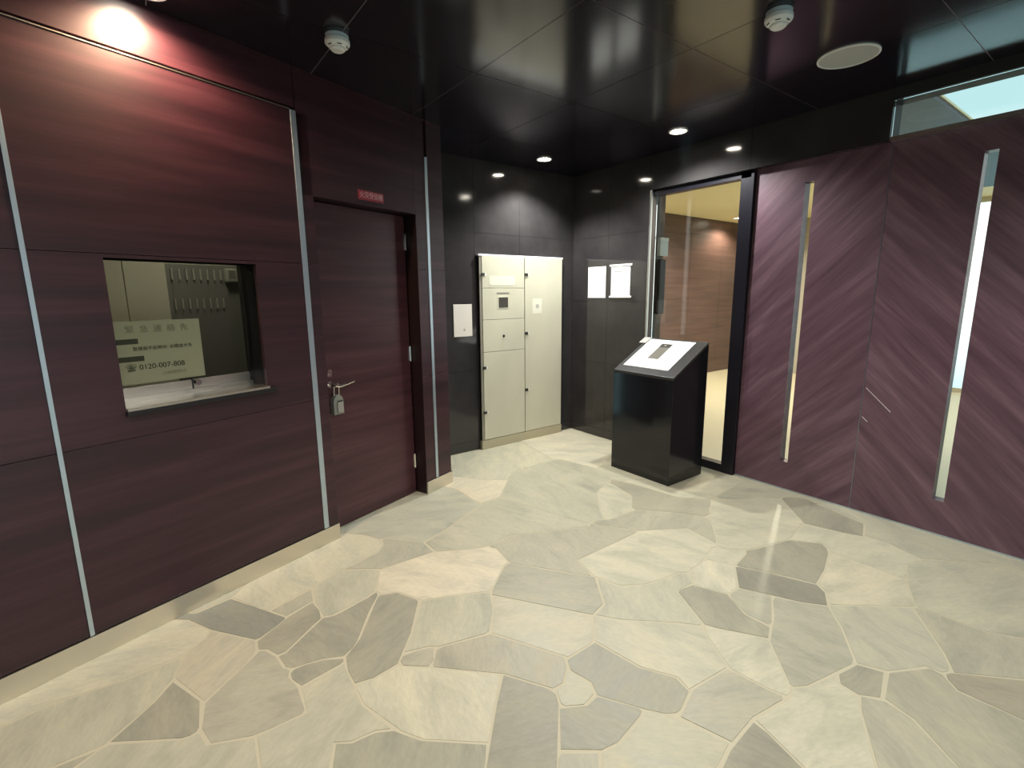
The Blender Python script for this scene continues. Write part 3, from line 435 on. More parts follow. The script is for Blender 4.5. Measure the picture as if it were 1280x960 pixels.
((171,168,159),[-3891,-2991,-3549,-2991,-3551,-2917,-3510,-2778,-3511,-2743,-3533,-2693,-3653,-2681,-3736,-2638,-3823,-2557,-3890,-2451]),
((176,169,154),[-1329,-2991,-717,-2989,-743,-2921,-750,-2862,-845,-2741,-924,-2676,-1014,-2652,-1119,-2667,-1129,-2735,-1154,-2788,-1303,-2939]),
((181,171,153),[-1930,-1600,-1921,-1595,-1894,-1466,-1861,-1415,-1807,-1361,-1750,-1322,-1622,-1258,-1573,-1205,-1654,-1066,-1700,-902,-1746,-864,-1819,-841,-1908,-858,-1943,-919,-2003,-985,-2129,-1057,-2088,-1230,-2108,-1288,-2165,-1363,-2152,-1426,-2107,-1495,-2059,-1537,-1972,-1588]),
((179,176,149),[2581,-1161,2610,-1068,2596,-920,2572,-872,2483,-769,2456,-724,2443,-678,2453,-619,2410,-542,2344,-482,2284,-452,2264,-452,2185,-529,2079,-591,2047,-673,2054,-718,2182,-884,2205,-969,2400,-1032,2528,-1132]),
((146,143,123),[-3670,938,-3607,937,-3557,953,-3484,1126,-3439,1171,-3367,1213,-3349,1303,-3355,1343,-3368,1384,-3445,1511,-3604,1456,-3683,1373,-3722,1352,-3851,1337,-3893,1319,-3892,1094,-3730,968]),
((146,138,118),[2624,-1059,2677,-1027,2795,-917,2858,-884,2915,-883,3024,-912,3094,-904,3079,-863,2975,-757,2942,-700,2941,-631,2964,-540,2955,-477,2868,-468,2832,-480,2683,-607,2602,-652,2545,-653,2472,-631,2462,-638,2455,-678,2478,-744,2581,-869,2608,-920]),
((173,167,146),[1880,-2992,2379,-2991,2347,-2897,2346,-2796,2332,-2750,2272,-2684,2168,-2638,2058,-2568,1985,-2539,1922,-2540,1897,-2593,1883,-2693,1843,-2791,1836,-2850,1844,-2932]),
((149,139,127),[-3712,-2254,-3661,-2255,-3626,-2242,-3502,-2150,-3449,-2125,-3397,-2125,-3278,-2170,-3152,-2026,-3139,-1980,-3145,-1951,-3190,-1846,-3200,-1784,-3287,-1637,-3398,-1514,-3430,-1514,-3490,-1544,-3512,-1648,-3568,-1754,-3587,-1813,-3582,-1950,-3608,-2026,-3677,-2101,-3819,-2192]),
((186,172,158),[-766,-1318,-703,-1319,-662,-1306,-451,-1187,-467,-1115,-468,-1044,-433,-907,-462,-834,-516,-745,-653,-853,-692,-874,-755,-875,-802,-855,-799,-905,-812,-934,-904,-1058,-917,-1105,-916,-1156,-866,-1214,-829,-1297]),
((194,187,163),[-2458,-2992,-2265,-2991,-2236,-2912,-2132,-2776,-2119,-2741,-2119,-2701,-2144,-2636,-2206,-2566,-2231,-2495,-2312,-2426,-2333,-2415,-2429,-2423,-2573,-2395,-2620,-2408,-2668,-2438,-2752,-2522,-2759,-2585,-2737,-2629,-2618,-2684,-2555,-2747,-2527,-2809,-2506,-2908]),
((186,172,150),[1407,-1467,1554,-1416,1607,-1423,1741,-1463,1792,-1450,1843,-1417,1949,-1324,1989,-1247,1960,-1220,1820,-1156,1772,-1120,1724,-1060,1672,-932,1627,-863,1579,-815,1470,-733,1418,-758,1428,-864,1414,-916,1291,-1099,1381,-1205,1414,-1262,1415,-1313,1392,-1392,1393,-1433]),
((174,172,149),[-2896,-262,-2845,-263,-2790,-240,-2674,-146,-2616,-120,-2546,-128,-2393,-203,-2322,-210,-2259,-201,-2264,-152,-2291,-113,-2398,-16,-2434,32,-2459,109,-2467,215,-2510,298,-2586,324,-2662,298,-2771,203,-2839,163,-2896,94,-2928,18,-2892,-108,-2894,-148,-2927,-209,-2920,-250]),
((181,171,158),[-3767,-1497,-3750,-1416,-3674,-1318,-3643,-1259,-3643,-1207,-3690,-1068,-3673,-949,-3736,-928,-3830,-866,-3887,-841,-3893,-1445]),
((169,167,148),[-292,-1966,-224,-1966,-139,-1871,-95,-1849,-62,-1850,56,-1906,84,-1908,136,-1888,173,-1847,151,-1787,156,-1644,148,-1616,83,-1573,17,-1507,-28,-1444,-78,-1332,-92,-1322,-143,-1321,-184,-1334,-328,-1412,-358,-1442,-400,-1508,-422,-1600,-446,-1648,-544,-1784,-532,-1834,-492,-1890,-376,-1942]),
((181,170,157),[3817,-1545,3821,-1039,3754,-980,3706,-956,3679,-955,3614,-1058,3587,-1205,3556,-1276,3473,-1366,3374,-1448,3349,-1482,3386,-1510,3427,-1523,3474,-1524,3602,-1466,3665,-1453,3730,-1478]),
((172,168,146),[2570,-2458,2626,-2458,2677,-2431,2704,-2398,2723,-2345,2738,-2198,2774,-2132,2842,-2044,2855,-2015,2856,-1974,2820,-1890,2660,-1858,2569,-1803,2408,-1826,2342,-1874,2288,-1946,2303,-2027,2251,-2130,2389,-2237,2476,-2324]),
((180,179,159),[-2416,-1390,-2359,-1391,-2191,-1355,-2165,-1345,-2135,-1309,-2108,-1264,-2100,-1218,-2135,-1109,-2143,-1051,-2210,-1004,-2362,-952,-2510,-842,-2586,-799,-2557,-877,-2556,-918,-2615,-1063,-2610,-1212,-2622,-1260,-2610,-1308,-2619,-1360,-2539,-1357]),
((195,188,170),[-2068,392,-1997,395,-1883,533,-1844,596,-1836,642,-1853,727,-1853,797,-1806,942,-1814,1006,-1832,1024,-1931,1031,-1994,998,-2040,990,-2203,1031,-2273,1026,-2257,959,-2263,919,-2316,780,-2299,619,-2357,451,-2334,438,-2209,437]),
((182,174,152),[2672,-148,2814,-96,2884,-104,2967,-147,2975,-121,2929,-5,2925,51,2714,39,2699,31,2523,16]),
((179,177,157),[-1654,-2776,-1640,-2764,-1633,-2731,-1650,-2682,-1696,-2608,-1703,-2557,-1687,-2519,-1553,-2389,-1521,-2324,-1609,-2263,-1733,-2133,-1804,-2162,-1852,-2210,-1943,-2347,-2003,-2407,-2072,-2446,-2208,-2490,-2213,-2525,-2194,-2566,-2146,-2620,-2074,-2662,-1986,-2688,-1866,-2670,-1777,-2677,-1697,-2729]),
((151,139,123),[-742,-2854,-719,-2845,-677,-2803,-644,-2746,-636,-2688,-649,-2605,-724,-2536,-776,-2372,-813,-2301,-907,-2257,-970,-2264,-1033,-2309,-1103,-2377,-1195,-2435,-1217,-2497,-1210,-2560,-1132,-2650,-1002,-2640,-920,-2666,-835,-2738]),
((165,168,140),[920,-2314,942,-2310,1010,-2180,1129,-2047,1162,-1996,1176,-1950,1171,-1825,1191,-1769,1128,-1752,1056,-1764,980,-1762,941,-1741,840,-1633,746,-1676,692,-1718,638,-1784,612,-1860,727,-1943,760,-1982,791,-2059,793,-2141,812,-2218,857,-2287]),
((180,168,150),[-3640,-376,-3548,-358,-3439,-245,-3248,-154,-3206,-106,-3209,-95,-3307,-13,-3358,50,-3404,190,-3446,256,-3490,238,-3605,137,-3667,103,-3725,103,-3842,154,-3883,167,-3893,161,-3893,-125,-3821,-197,-3718,-340,-3670,-370]),
((180,171,154),[-2925,837,-2876,848,-2801,899,-2738,992,-2686,1102,-2635,1159,-2567,1193,-2454,1200,-2407,1333,-2414,1378,-2451,1467,-2569,1523,-2632,1516,-2701,1471,-2786,1394,-2866,1360,-2918,1310,-3088,1210,-3151,1153,-3172,1120,-3169,1103,-3059,1021,-2987,949]),
((178,172,149),[1772,-226,1842,-210,1982,-122,2052,-114,2112,-131,2117,-109,2073,-27,1667,279,1654,194,1597,77,1597,19,1724,-202]),
((174,169,140),[-3531,-2991,-3049,-2993,-3037,-2881,-3101,-2777,-3271,-2659,-3362,-2582,-3401,-2581,-3469,-2615,-3520,-2678,-3499,-2743,-3498,-2784,-3539,-2917]),
((177,180,151),[2637,-2992,3141,-2989,3086,-2902,3058,-2798,3034,-2750,2957,-2665,2840,-2565,2827,-2587,2794,-2740]),
((171,168,138),[2492,-1480,2501,-1475,2503,-1441,2528,-1382,2596,-1282,2604,-1230,2590,-1184,2380,-1034,2192,-986,2102,-1057,2066,-1106,2032,-1192,1952,-1334,1958,-1371,2011,-1351,2046,-1350,2209,-1403,2357,-1411,2442,-1446]),
((172,172,153),[-1522,-171,-1457,-121,-1347,34,-1396,98,-1451,199,-1580,340,-1741,437,-1781,443,-1846,418,-1931,347,-1909,257,-1905,183,-1841,151]),
((173,164,144),[-28,1454,63,1492,-433,1861,-436,1808,-347,1723,-314,1672,-306,1644,-311,1513,-289,1463,-173,1505,-120,1506,-80,1492]),
((169,169,146),[921,-2991,1371,-2991,1356,-2916,1380,-2802,1366,-2726,1356,-2719,1237,-2731,1160,-2756,1006,-2872,933,-2895,919,-2929]),
((196,193,171),[-1234,-1864,-1196,-1852,-1164,-1764,-1094,-1654,-1048,-1490,-1018,-1436,-952,-1376,-867,-1335,-848,-1306,-848,-1280,-878,-1214,-938,-1154,-983,-1147,-1054,-1166,-1144,-1202,-1196,-1246,-1258,-1274,-1363,-1397,-1390,-1442,-1397,-1499,-1362,-1620,-1363,-1661,-1383,-1738,-1315,-1807]),
((170,163,142),[-760,-862,-697,-863,-656,-844,-529,-738,-613,-685,-646,-652,-716,-512,-804,-390,-838,-322,-860,-236,-912,-205,-946,-229,-1036,-326,-1127,-529,-1251,-647,-1204,-682,-1151,-701,-974,-710,-893,-761,-808,-838]),
((199,189,168),[98,602,137,601,178,614,327,705,312,804,341,925,334,976,317,1001,140,1010,71,1049,-32,1162,-100,1156,-160,1114,-250,934,-220,812,-154,716,-86,712,44,626]),
((172,159,148),[2264,-2668,2300,-2588,2354,-2528,2408,-2498,2555,-2460,2465,-2324,2389,-2249,2239,-2143,2153,-2201,2087,-2261,1964,-2414,1920,-2514,1927,-2525,2014,-2534,2168,-2626]),
((198,195,164),[-1270,-1258,-1196,-1234,-1153,-1193,-1205,-1067,-1201,-925,-1238,-848,-1318,-754,-1337,-707,-1341,-669,-1385,-667,-1459,-731,-1547,-865,-1592,-892,-1679,-901,-1684,-910,-1642,-1066,-1561,-1195,-1505,-1217,-1369,-1225])]
# ================================================================ FLOOR
fl = struct(box(-4, 3.9, -3.1, 4.1, -.1, -.0017).build('floor', MORTAR))
for i, (col, p) in enumerate(STONES):
    pts = [(p[j]/1000, p[j+1]/1000) for j in range(0, len(p), 2)]
    cx = sum(a for a, b in pts)/len(pts); cyy = sum(b for a, b in pts)/len(pts)
    h = random.uniform(-.0006, .0006)
    o = MB().prism([(a-cx, b-cyy) for a, b in pts], -.02, h).build('stone', STONE, fl, loc=(cx, cyy, 0))
    o.color = sr([.70*v+.30*q_ for v, q_ in zip(col, (196, 190, 168))])

# ================================================================ LEFT WALL (local x along the wall, local y into it)
WS0, WS1, WZ0, WZ1 = .80, 1.432, 1.02, 1.66          # reception window opening
DS0, DS1, DZ = 1.80, 2.60, 2.045                     # door opening
ENDS = 2.887
B0, B1 = NL+.022, NL+.15
m = MB()
m.box(-4, WS0, B0, B1, 0, 2.72); m.box(WS0, WS1, B0, B1, 0, WZ0); m.box(WS0, WS1, B0, B1, WZ1, 2.72)
m.box(WS1, DS0, B0, B1, 0, 2.72); m.box(DS0, DS1, B0, B1, DZ, 2.72); m.box(DS1, ENDS-.02, B0, B1, 0, 2.72)
m.box(ENDS-.14, ENDS-.001, B1, 3.3, 0, 2.72)
wl = struct(m.build('wall_left', JAMB), 'dark red wood panelled wall with aluminium strips', TH)
G = .0012
ST = [(.557, .573), (1.697, 1.729), (2.705, 2.731)]   # aluminium strips
def lpanel(s0, s1, z0, z1, name='wood_panel'):
    box(s0+G, s1-G, NL, B0, z0+G, z1-G).build(name, W_L, wl, .0008)
ZG = 2.462
for a in (-4, -3.0, -2.0, -1.0): 
    for z0, z1 in ((.10, .90), (.90, 1.675), (1.675, ZG)): lpanel(a, a+1 if a < -1 else 0.0, z0, z1) if a < -1 else lpanel(-1, 0, z0, z1)
for z0, z1 in ((.10, .90), (.90, 1.675), (1.675, ZG)): lpanel(0, ST[0][0], z0, z1)
s0, s1 = ST[0][1], ST[1][0]
lpanel(s0, s1, 1.675, ZG); lpanel(s0, s1, .10, .90)
m = MB(); m.box(s0+G, WS0, NL, B0, .90+G, 1.675-G); m.box(WS1, s1-G, NL, B0, .90+G, 1.675-G)
m.box(WS0, WS1, NL, B0, .90+G, WZ0); m.box(WS0, WS1, NL, B0, WZ1, 1.675-G); m.build('wood_panel', W_L, wl)
for z0, z1 in ((.10, .90), (.90, 1.675), (1.675, ZG)): lpanel(ST[1][1], DS0, z0, z1)
for a, b in ((-4, -2), (-2, 0), (0, ST[1][0]+.03)): lpanel(a, b, ZG+.014, 2.70, 'upper_panel')
m = MB(); m.box(ST[1][0]+.033, DS1, NL, B0, DZ, 2.70); m.build('header_panel', W_L, wl)
m = MB(); m.box(DS0-.068, DS0, NL, B0, DZ-.4, DZ); 
for a, b in ((DS1, ST[2][0]), (ST[2][1], ENDS)):
    for z0, z1 in ((.10, .91), (.91, 1.675), (1.675, 2.70)): lpanel(a, b, z0, z1)
box(ENDS-.001, ENDS, NL+.002, 3.2, .10, 2.70).build('end_panel', W_L, wl)
for i, (a, b) in enumerate(ST):
    box(a, b, NL-.004, B0, .10, (ZG, ZG, 2.44)[i]).build('metal_strip', ALU, wl, .001, label='brushed aluminium strip')
box(-4, ST[1][0], NL-.004, B0, ZG-.0005, ZG+.004).build('groove_trim', STEEL, wl, label='thin metal edge of the shadow gap')
bb = struct(box(-4, DS0, NL-.010, B0-.002, 0.001, .098).build('baseboard_left', STEEL), 'satin metal skirting under the wood wall', TH)
bb2 = struct(box(DS1, ENDS+.006, NL-.010, B0-.002, 0.001, .098).build('baseboard_left', STEEL), 'short satin metal skirting beside the door', TH)

# door (recessed)
d1 = struct(box(DS0-.05, DS1+.03, ND+.05, ND+.09, 0, DZ+.02).build('door_1', JAMB), 'dark red wood flush door in a recess', TH)
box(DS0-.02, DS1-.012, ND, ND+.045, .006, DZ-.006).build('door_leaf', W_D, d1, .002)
box(DS1-.0005, DS1+.02, B0-.02, ND+.05, 0.002, DZ).build('jamb', JAMB, d1)
box(DS0, DS1, B0, ND+.05, DZ-.0005, DZ+.02).build('lintel', JAMB, d1)
for z in (1.865, 1.075, .255):
    h = MB(); h.lathe([(.0, -.055), (.007, -.055), (.007, .055), (0, .055)], (DS1-.012, ND-.004, z), seg=12); h.box(DS1-.03, DS1-.012, ND-.003, ND, z-.05, z+.05)
    h.build('hinge', CHROME, d1, smooth=True)
hp = MB().lathe([(0, -.012), (.022, -.012), (.024, -.004), (.024, 0), (0, 0)], (1.882, ND, .955), 'y', 24).build('handle_rose', CHROME, d1, smooth=True)
MB().tube([(1.882, ND-.01, .955), (1.882, ND-.042, .955), (1.890, ND-.055, .952), (1.92, ND-.060, .945), (1.97, ND-.060, .952), (2.025, ND-.058, .962)], .0085).build('handle', CHROME, d1, smooth=True)
m = MB().lathe([(0, -.012), (.016, -.012), (.018, -.006), (.018, 0), (0, 0)], (1.888, ND, 1.035), 'y', 24); m.box(1.872, 1.904, ND-.006, ND, 1.003, 1.035)
m.build('lock_cylinder', CHROME, d1, smooth=True)
# key box hanging from the handle
t = thing('key_lock_box', 'small grey combination key box hanging from the door handle', 'lock', Lw(1.915, ND, .765), TH)
MB().prism([(-.037, 0), (.037, 0), (.037, .085), (.030, .105), (.012, .122), (-.012, .122), (-.030, .105), (-.037, .085)], -.040, -.004, 'y').build('body', GREYP, t, .003)
MB().prism([(-.014, .012), (.028, .012), (.028, .078), (-.014, .078)], -.047, -.0405, 'y').build('sliding_cover', mat('mid_grey_plastic', (.30, .29, .25), .35), t, .003)
box(-.012, .026, -.0475, -.046, .080, .088).build('finger_notch', INK, t)
MB().tube([(-.018, -.022, .118), (-.018, -.026, .165), (-.010, -.030, .195), (0, -.032, .200), (.010, -.030, .195), (.018, -.026, .165), (.018, -.022, .118)], .0035, 8).build('shackle', CHROME, t, smooth=True)
# red sign
t = thing('door_sign', 'small red sign with white characters above the wood door', 'sign', Lw(2.213, NL-.001, 2.075), TH)
box(-.100, .100, -.004, 0, 0, .056).build('plate', REDP, t, .001)
text('lettering', '火災受信機', .041, WINK, t, (0, -.0045, .028), sx=.9)

# reception window
GN = NL+.155
w1 = struct(MB().box(WS0-.01, WS0, NL+.001, GN+.03, WZ0, WZ1).box(WS1, WS1+.012, B0, GN+.03, WZ0-.01, WZ1+.01)
    .box(WS0, WS1, B0, GN+.03, WZ1, WZ1+.012).box(WS0, WS1, NL+.001, GN+.03, WZ0-.012, WZ0).build('window_1', REVEAL), 'reception window recessed in the wood wall', TH)
box(WS0, WS1-.0, NL-.022, GN-.02, WZ0, WZ0+.012).build('sill', STEEL, w1, label='satin metal sill')
box(WS0-.004, WS1+.035, NL-.024, NL-.001, WZ0-.022, WZ0+.001).build('sill_nosing', REVEAL, w1, .002)
box(WS0, WS1, GN-.02, GN+.03, WZ0+.012, WZ0+.030).build('track', STEEL, w1, label='polished metal sliding track')
for a, b, dy in ((WS0, 1.135, .0), (1.135, WS1, .012)):
    r = box(a, b-.001, GN+dy-.004, GN+dy+.008, WZ0+.030, WZ0+.075).build('bottom_rail', STEEL, w1, .001)
box(WS0-.005, WS1+.005, GN+.002, GN+.006, WZ0+.076, WZ1+.005).build('pane', GLASSG, w1)
box(1.132, 1.138, GN-.008, GN+.004, WZ0+.03, WZ0+.085).build('rail_joint', REVEAL, w1)
MB().lathe([(0, -.02), (.014, -.02), (.016, 0), (0, 0)], (1.158, GN+.002, WZ0+.060), 'y', 16).build('latch', CHROME, w1, smooth=True)
# notice fixed inside the glass
t = thing('notice_sheet', 'pale paper notice with contact text in the reception window', 'notice', Lw(.835, GN+.020, 1.105), TH)
box(0, .375, 0, .0015, 0, .288).build('paper', PAPER2, t)
text('lettering', '緊  急  連  絡  先', .036, INKG, t, (.19, -.001, .248))
for z, wd in ((.196, .105), (.116, .120)): box(.0, wd, -.0008, 0, z-.012, z+.012).build('black_tag', mat('faded_black_ink', (.10, .10, .085), .6), t)
text('lettering', '管理員不在時の  お問合せ先', .020, INK, t, (.205, -.001, .160))
text('lettering', '☎ 0120-007-808', .034, INK, t, (.165, -.001, .075))
text('lettering', '（24時間受付）', .018, INKG, t, (.24, -.001, .036))
# office room behind
OFS = TH
for nm, q in (('wall_office_back', (.55, 2.5, 3.62, 3.68, 0, 2.5)), ('wall_office_left', (.45, .55, B1+.001, 3.68, 0, 2.5)), ('wall_office_right', (2.5, 2.6, B1+.05, 3.68, 0, 2.5)), ('ceiling_office', (.45, 2.6, B1+.01, 3.68, 2.501, 2.6)), ('floor_office', (.45, 2.6, B1+.001, 3.68, -.05, -.001))):
    struct(box(*q).build(nm, OFFW), None, TH)
t = thing('added_office_lamp', 'unseen lamp added to brighten the office behind the reception window', 'ceiling light', Lw(1.55, 3.15, 2.499), TH)  # out of view, added only to brighten the office interior
box(-.15, .15, -.15, .15, -.03, 0).build('housing', LCANM, t); box(-.14, .14, -.14, .14, -.034, -.0305).build('diffuser', emit('added_office_glow', (1, .95, .8), 4), t)
ld = D.lights.new('lamp', 'AREA'); ld.size = .28; ld.energy = 3.6; ld.color = (1, .95, .8); lo = D.objects.new('lamp', ld); COL.objects.link(lo); lo.parent = t; lo.location = (0, 0, -.04)
t = thing('office_locker', 'tall cream steel locker seen behind the reception window', 'cabinet', Lw(1.14, 3.30, 0), TH)
box(-.22, .20, 0, .28, 0, 2.0).build('body', CREAM, t, .004)
for a, b in ((-.218, -.012), (-.008, .198)): box(a, b, -.012, 0, .05, 1.98).build('door', CREAM, t, .003)
box(-.03, -.018, -.02, -.012, 1.3, 1.36).build('handle', REVEAL, t)
t = thing('key_board', 'grey board with two rows of key hooks behind the reception window', 'board', Lw(1.66, 3.615, .95), TH)
box(-.20, .42, -.02, 0, 0, .76).build('board', BOARD, t, .003)
KEYM = mat('pale_key_tag', (.26, .25, .22), .4)
for r in range(2):
    for i in range(8):
        box(-.172+.043*i, -.162+.043*i, -.032, -.021, .66-.19*r, .73-.19*r).build('key_tag', KEYM, t)
t = thing('junction_box', 'small grey box mounted right of the upper key row', 'box', Lw(1.855, 3.59, 1.595), TH)
box(-.04, .04, -.04, 0, 0, .095).build('case', GREYP, t, .01); box(-.022, .022, -.043, -.0405, .03, .08).build('face', BOARD, t)

# ================================================================ BACK WALL
wb = struct(box(1.88, XB+.13, YB+.012, YB+.12, 0, 2.72).build('wall_back', JOINT), 'polished black stone tiled wall')
ZR = [0.004, .095, .79, 1.42, 2.05, 2.70]
g = .0012
for a, b in ((1.90, 2.50), (2.50, 3.02), (3.02, 3.53), (3.53, XB)):
    for z0, z1 in zip(ZR, ZR[1:]):
        d = random.uniform(0, .0006)
        MB().box(a+g, b-g, YB-d, YB+.012, z0+g, z1-g).build('stone_tile', BSTONE, wb)
# distribution cabinet
t = thing('meter_cabinet', 'tall grey beige two door steel cabinet against the black wall', 'cabinet', (3.04, YB-.001, 0))
CY = -.035
box(-.515, .505, CY+.012, -.001, .09, 1.850).build('body', CABD, t)
m = MB(); m.box(-.525, .515, CY-.004, -.001, 1.846, 1.862); m.build('top_flange', PAPER, t, .001)
m = MB(); m.box(-.515, -.490, CY+.001, -.0005, .092, 1.845); m.build('side_frame', mat('brownish_frame', (.25, .23, .18), .5), t)  # metal frame edge in a brownish tone
box(-.52, .512, CY-.006, -.001, .002, .088).build('plinth', mat('beige_plinth', sr((176, 166, 138)), .45), t, .002)
for z0, z1 in ((1.556, 1.844), (1.262, 1.552), (.956, 1.258), (.094, .952)):
    box(-.488, .006, CY-.004, CY+.011, z0, z1).build('door', CAB, t, .0015)
box(.014, .505, CY-.004, CY+.011, .094, 1.844).build('door', CAB, t, .0015)
for z in (1.685, 1.110, .533): box(.010, .048, CY-.014, CY-.004, z-.012, z+.012).build('latch', INK, t, .002); box(.046, .058, CY-.010, CY-.004, z-.010, z+.010).build('latch_plate', PAPER, t)
for z in (1.680, .806, .368): box(-.500, -.462, CY-.014, CY-.004, z-.012, z+.012).build('latch', INK, t, .002); box(-.460, -.450, CY-.010, CY-.004, z-.010, z+.010).build('latch_plate', PAPER, t)
box(-.405, -.105, CY-.0055, CY-.004, 1.580, 1.668).build('label_plate', mat('cream_label', (.72, .69, .55), .5), t)
o = box(-.318, -.184, CY-.007, CY-.004, 1.362, 1.478).build('display_bezel', CAB, t, .001)
box(-.306, -.196, CY-.0075, CY-.007, 1.370, 1.468).build('display', SCREEN, o)
box(-.325, -.180, CY-.006, CY-.004, 1.500, 1.514).build('slot', GREYP, t)
o = MB().lathe([(0, -.006), (.012, -.006), (.014, 0), (0, 0)], (-.250, CY-.004, 1.098), 'y', 16).build('key_lock', INK, t, smooth=True)
box(.110, .232, CY-.0055, CY-.004, 1.300, 1.452).build('label_plate', mat('cream_label.001', (.72, .69, .55), .5), t)
MB().lathe([(.020, -.0065), (.013, -.0065)], (.171, CY, 1.375), 'y', 20).build('emblem', INKG, t)
MB().lathe([(.008, -.0068), (.0, -.0068)], (.171, CY, 1.375), 'y', 12).build('emblem', INKG, t)
# notice left of the cabinet
t = thing('wall_notice', 'plain cream notice sheet on the black wall left of the grey cabinet', 'notice', (2.356, YB-.0012, 1.115))
box(-.098, .098, -.006, 0, 0, .295).build('sheet', mat('cream_notice_paper', (.72, .66, .58), .55), t, .001)
MB().lathe([(.011, -.0066), (0, -.0066)], (.012, 0, .062), 'y', 12).build('mark', INKG, t)

# ================================================================ RIGHT WALL
wr = struct(MB().box(XB+.012, XR+.08, 2.955, YB+.1, 0, 2.72).box(XB+.012, XR+.08, 1.19, 2.955, 2.405, 2.72)
    .box(XB, XR+.08, -3, 1.19, 2.615, 2.72).build('wall_right', JOINT), 'wall of black stone, glass door and slotted chevron wood')
for a, b in ((2.957, 3.43), (3.43, YB-.001)):
    for z0, z1 in zip(ZR, ZR[1:]):
        d = random.uniform(0, .0006)
        MB().box(XB-d, XB+.012, a+g, b-g, z0+g, z1-g).build('stone_tile', BSTONE, wr)
for a, b in ((1.19, 2.05), (2.05, 2.955)): box(XB, XB+.012, a+g, b-g, 2.392, 2.70).build('bulkhead_panel', BSTONE, wr)
box(XB+.002, XR+.08, 1.19, 2.955, 2.392, 2.404).build('soffit', BSTONE, wr)
box(XB-.002, XB+.05, -3, 1.19, 2.386, 2.408).build('metal_trim', STEEL, wr, label='thin bright metal trim above the chevron panels')
box(XB+.02, XB+.028, -3, 1.189, 2.409, 2.614).build('transom_pane', GLASS, wr, label='clear glass transom')
PY = [2.03, 1.19, .27, -.65, -1.57, -2.49, -3.0]
SLW = .029
for i in range(6):
    a, b = PY[i+1]+.0015, PY[i]-.0015
    c = (1.651, .731, -.19, -1.11, -2.03, -2.75)[i]; z0, z1 = (.222, 2.245)
    m = MB(); X0, X1 = XR, XR+.08
    m.box(X0, X1, a, c-SLW, .012, 2.398); m.box(X0, X1, c+SLW, b, .012, 2.398)
    m.box(X0, X1, c-SLW, c+SLW, .012, z0); m.box(X0, X1, c-SLW, c+SLW, z1, 2.398)
    o = m.build('chevron_panel', (W_R1, W_R2)[i % 2], wr, label=('dark wood panel with grain rising to the right', 'dark wood panel with grain falling to the right')[i % 2])
    box(XR+.076, XR+.079, c-SLW, c+SLW, z0, z1).build('slot_pane', GLASS, o)
box(XR-.001, XR+.01, 1.188, 1.192, .012, 2.398).build('seam_strip', mat('blue_grey_seam', (.2, .25, .3), .3, .8), wr)
struct(box(XR+.004, XR+.07, -3, 2.03, .0005, .0115).build('trim_1', ALU), 'bright metal strip along the foot of the chevron panels')
# thin bright diagonal streaks on the chevron panel face
dd = math.sqrt(.5)
def streak(y0, z0, y1, z1):
    d = Vector((y1-y0, z1-z0)).normalized(); q = Vector((-d.y, d.x))*.0016
    MB().prism([(y0+q.x, z0+q.y), (y1+q.x, z1+q.y), (y1-q.x, z1-q.y), (y0-q.x, z0-q.y)], XR-.0012, XR+.001, 'x').build('bright_streak', mat('pale_streak', (.9, .88, .9), .35, .6), wr, label='thin bright diagonal streak')
streak(1.176, .866, 1.026, .726); streak(1.178, .668, 1.145, .638)
# posters
R90 = -PI/2
def at_right(y, z): return (XB-.0012, y, z)
t = thing('white_poster', 'plain white sheet on the black wall, left of the sheet with rails', 'poster', at_right(3.573, 1.452), R90)
box(-.120, .120, -.003, 0, 0, .308).build('sheet', PAPER, t)
t = thing('hanging_poster', 'white sheet with top and bottom rails beside the plain white sheet', 'poster', at_right(3.262, 1.452), R90)
box(-.118, .118, -.004, 0, .012, .300).build('sheet', PAPER, t)
for z in (0, .298): box(-.138, .138, -.010, 0, z, z+.020).build('rail', mat('white_rail', (.85, .83, .77), .4), t, .004)
box(-.085, .075, -.0048, -.004, .246, .256).build('heading', INKG, t)
# glass door
d2 = struct(box(XR-.03, XR+.05, 2.055, 2.945, 2.345, 2.391).build('door_2', DKALU), 'black framed clear glass door beside the chevron wood')
box(XR-.03, XR+.05, 2.032, 2.135, .001, 2.391).build('post', DKALU, d2, .002)
box(XR-.03, XR+.05, 2.135, 2.945, .001, .070).build('bottom_bar', DKALU, d2, .002)
box(XR+.004, XR+.012, 2.1352, 2.93, .071, 2.344).build('pane', GLASS, d2)
box(XB+.001, XB+.024, 2.938, 2.954, .001, 2.391).build('metal_edge', mat('pale_metal_edge', (.6, .58, .54), .3, .9), d2, .001, label='pale metal edge on the left of the glass door')
box(XR-.028, XR+.075, 2.9455, 2.954, .001, 2.391).build('jamb', mat('brown_grey_jamb', (.07, .055, .045), .5), d2)
t = thing('wall_switch_box', 'small white box on the jamb behind the glass door', 'box', (XR+.115, 2.93, 1.83), 0)
box(-.060, .058, -.02, .02, 0, .160).build('case', WPLAS, t, .004); box(-.062, .060, -.023, .0, .135, .163).build('lid', PAPER, t, .003)
t = thing('intercom_handset', 'dark narrow panel below the white box behind the glass door', 'panel', (XR+.105, 2.93, 1.30), 0)
box(-.040, .045, -.02, .02, 0, .50).build('case', mat('dark_brown_panel', (.035, .028, .022), .5), t, .006)
struct(box(XR+.05, XR+.16, 2.952, 3.05, 0, 2.77).build('wall_jamb', mat('lobby_jamb', (.16, .11, .085), .6)), 'brown wall end behind the glass door')

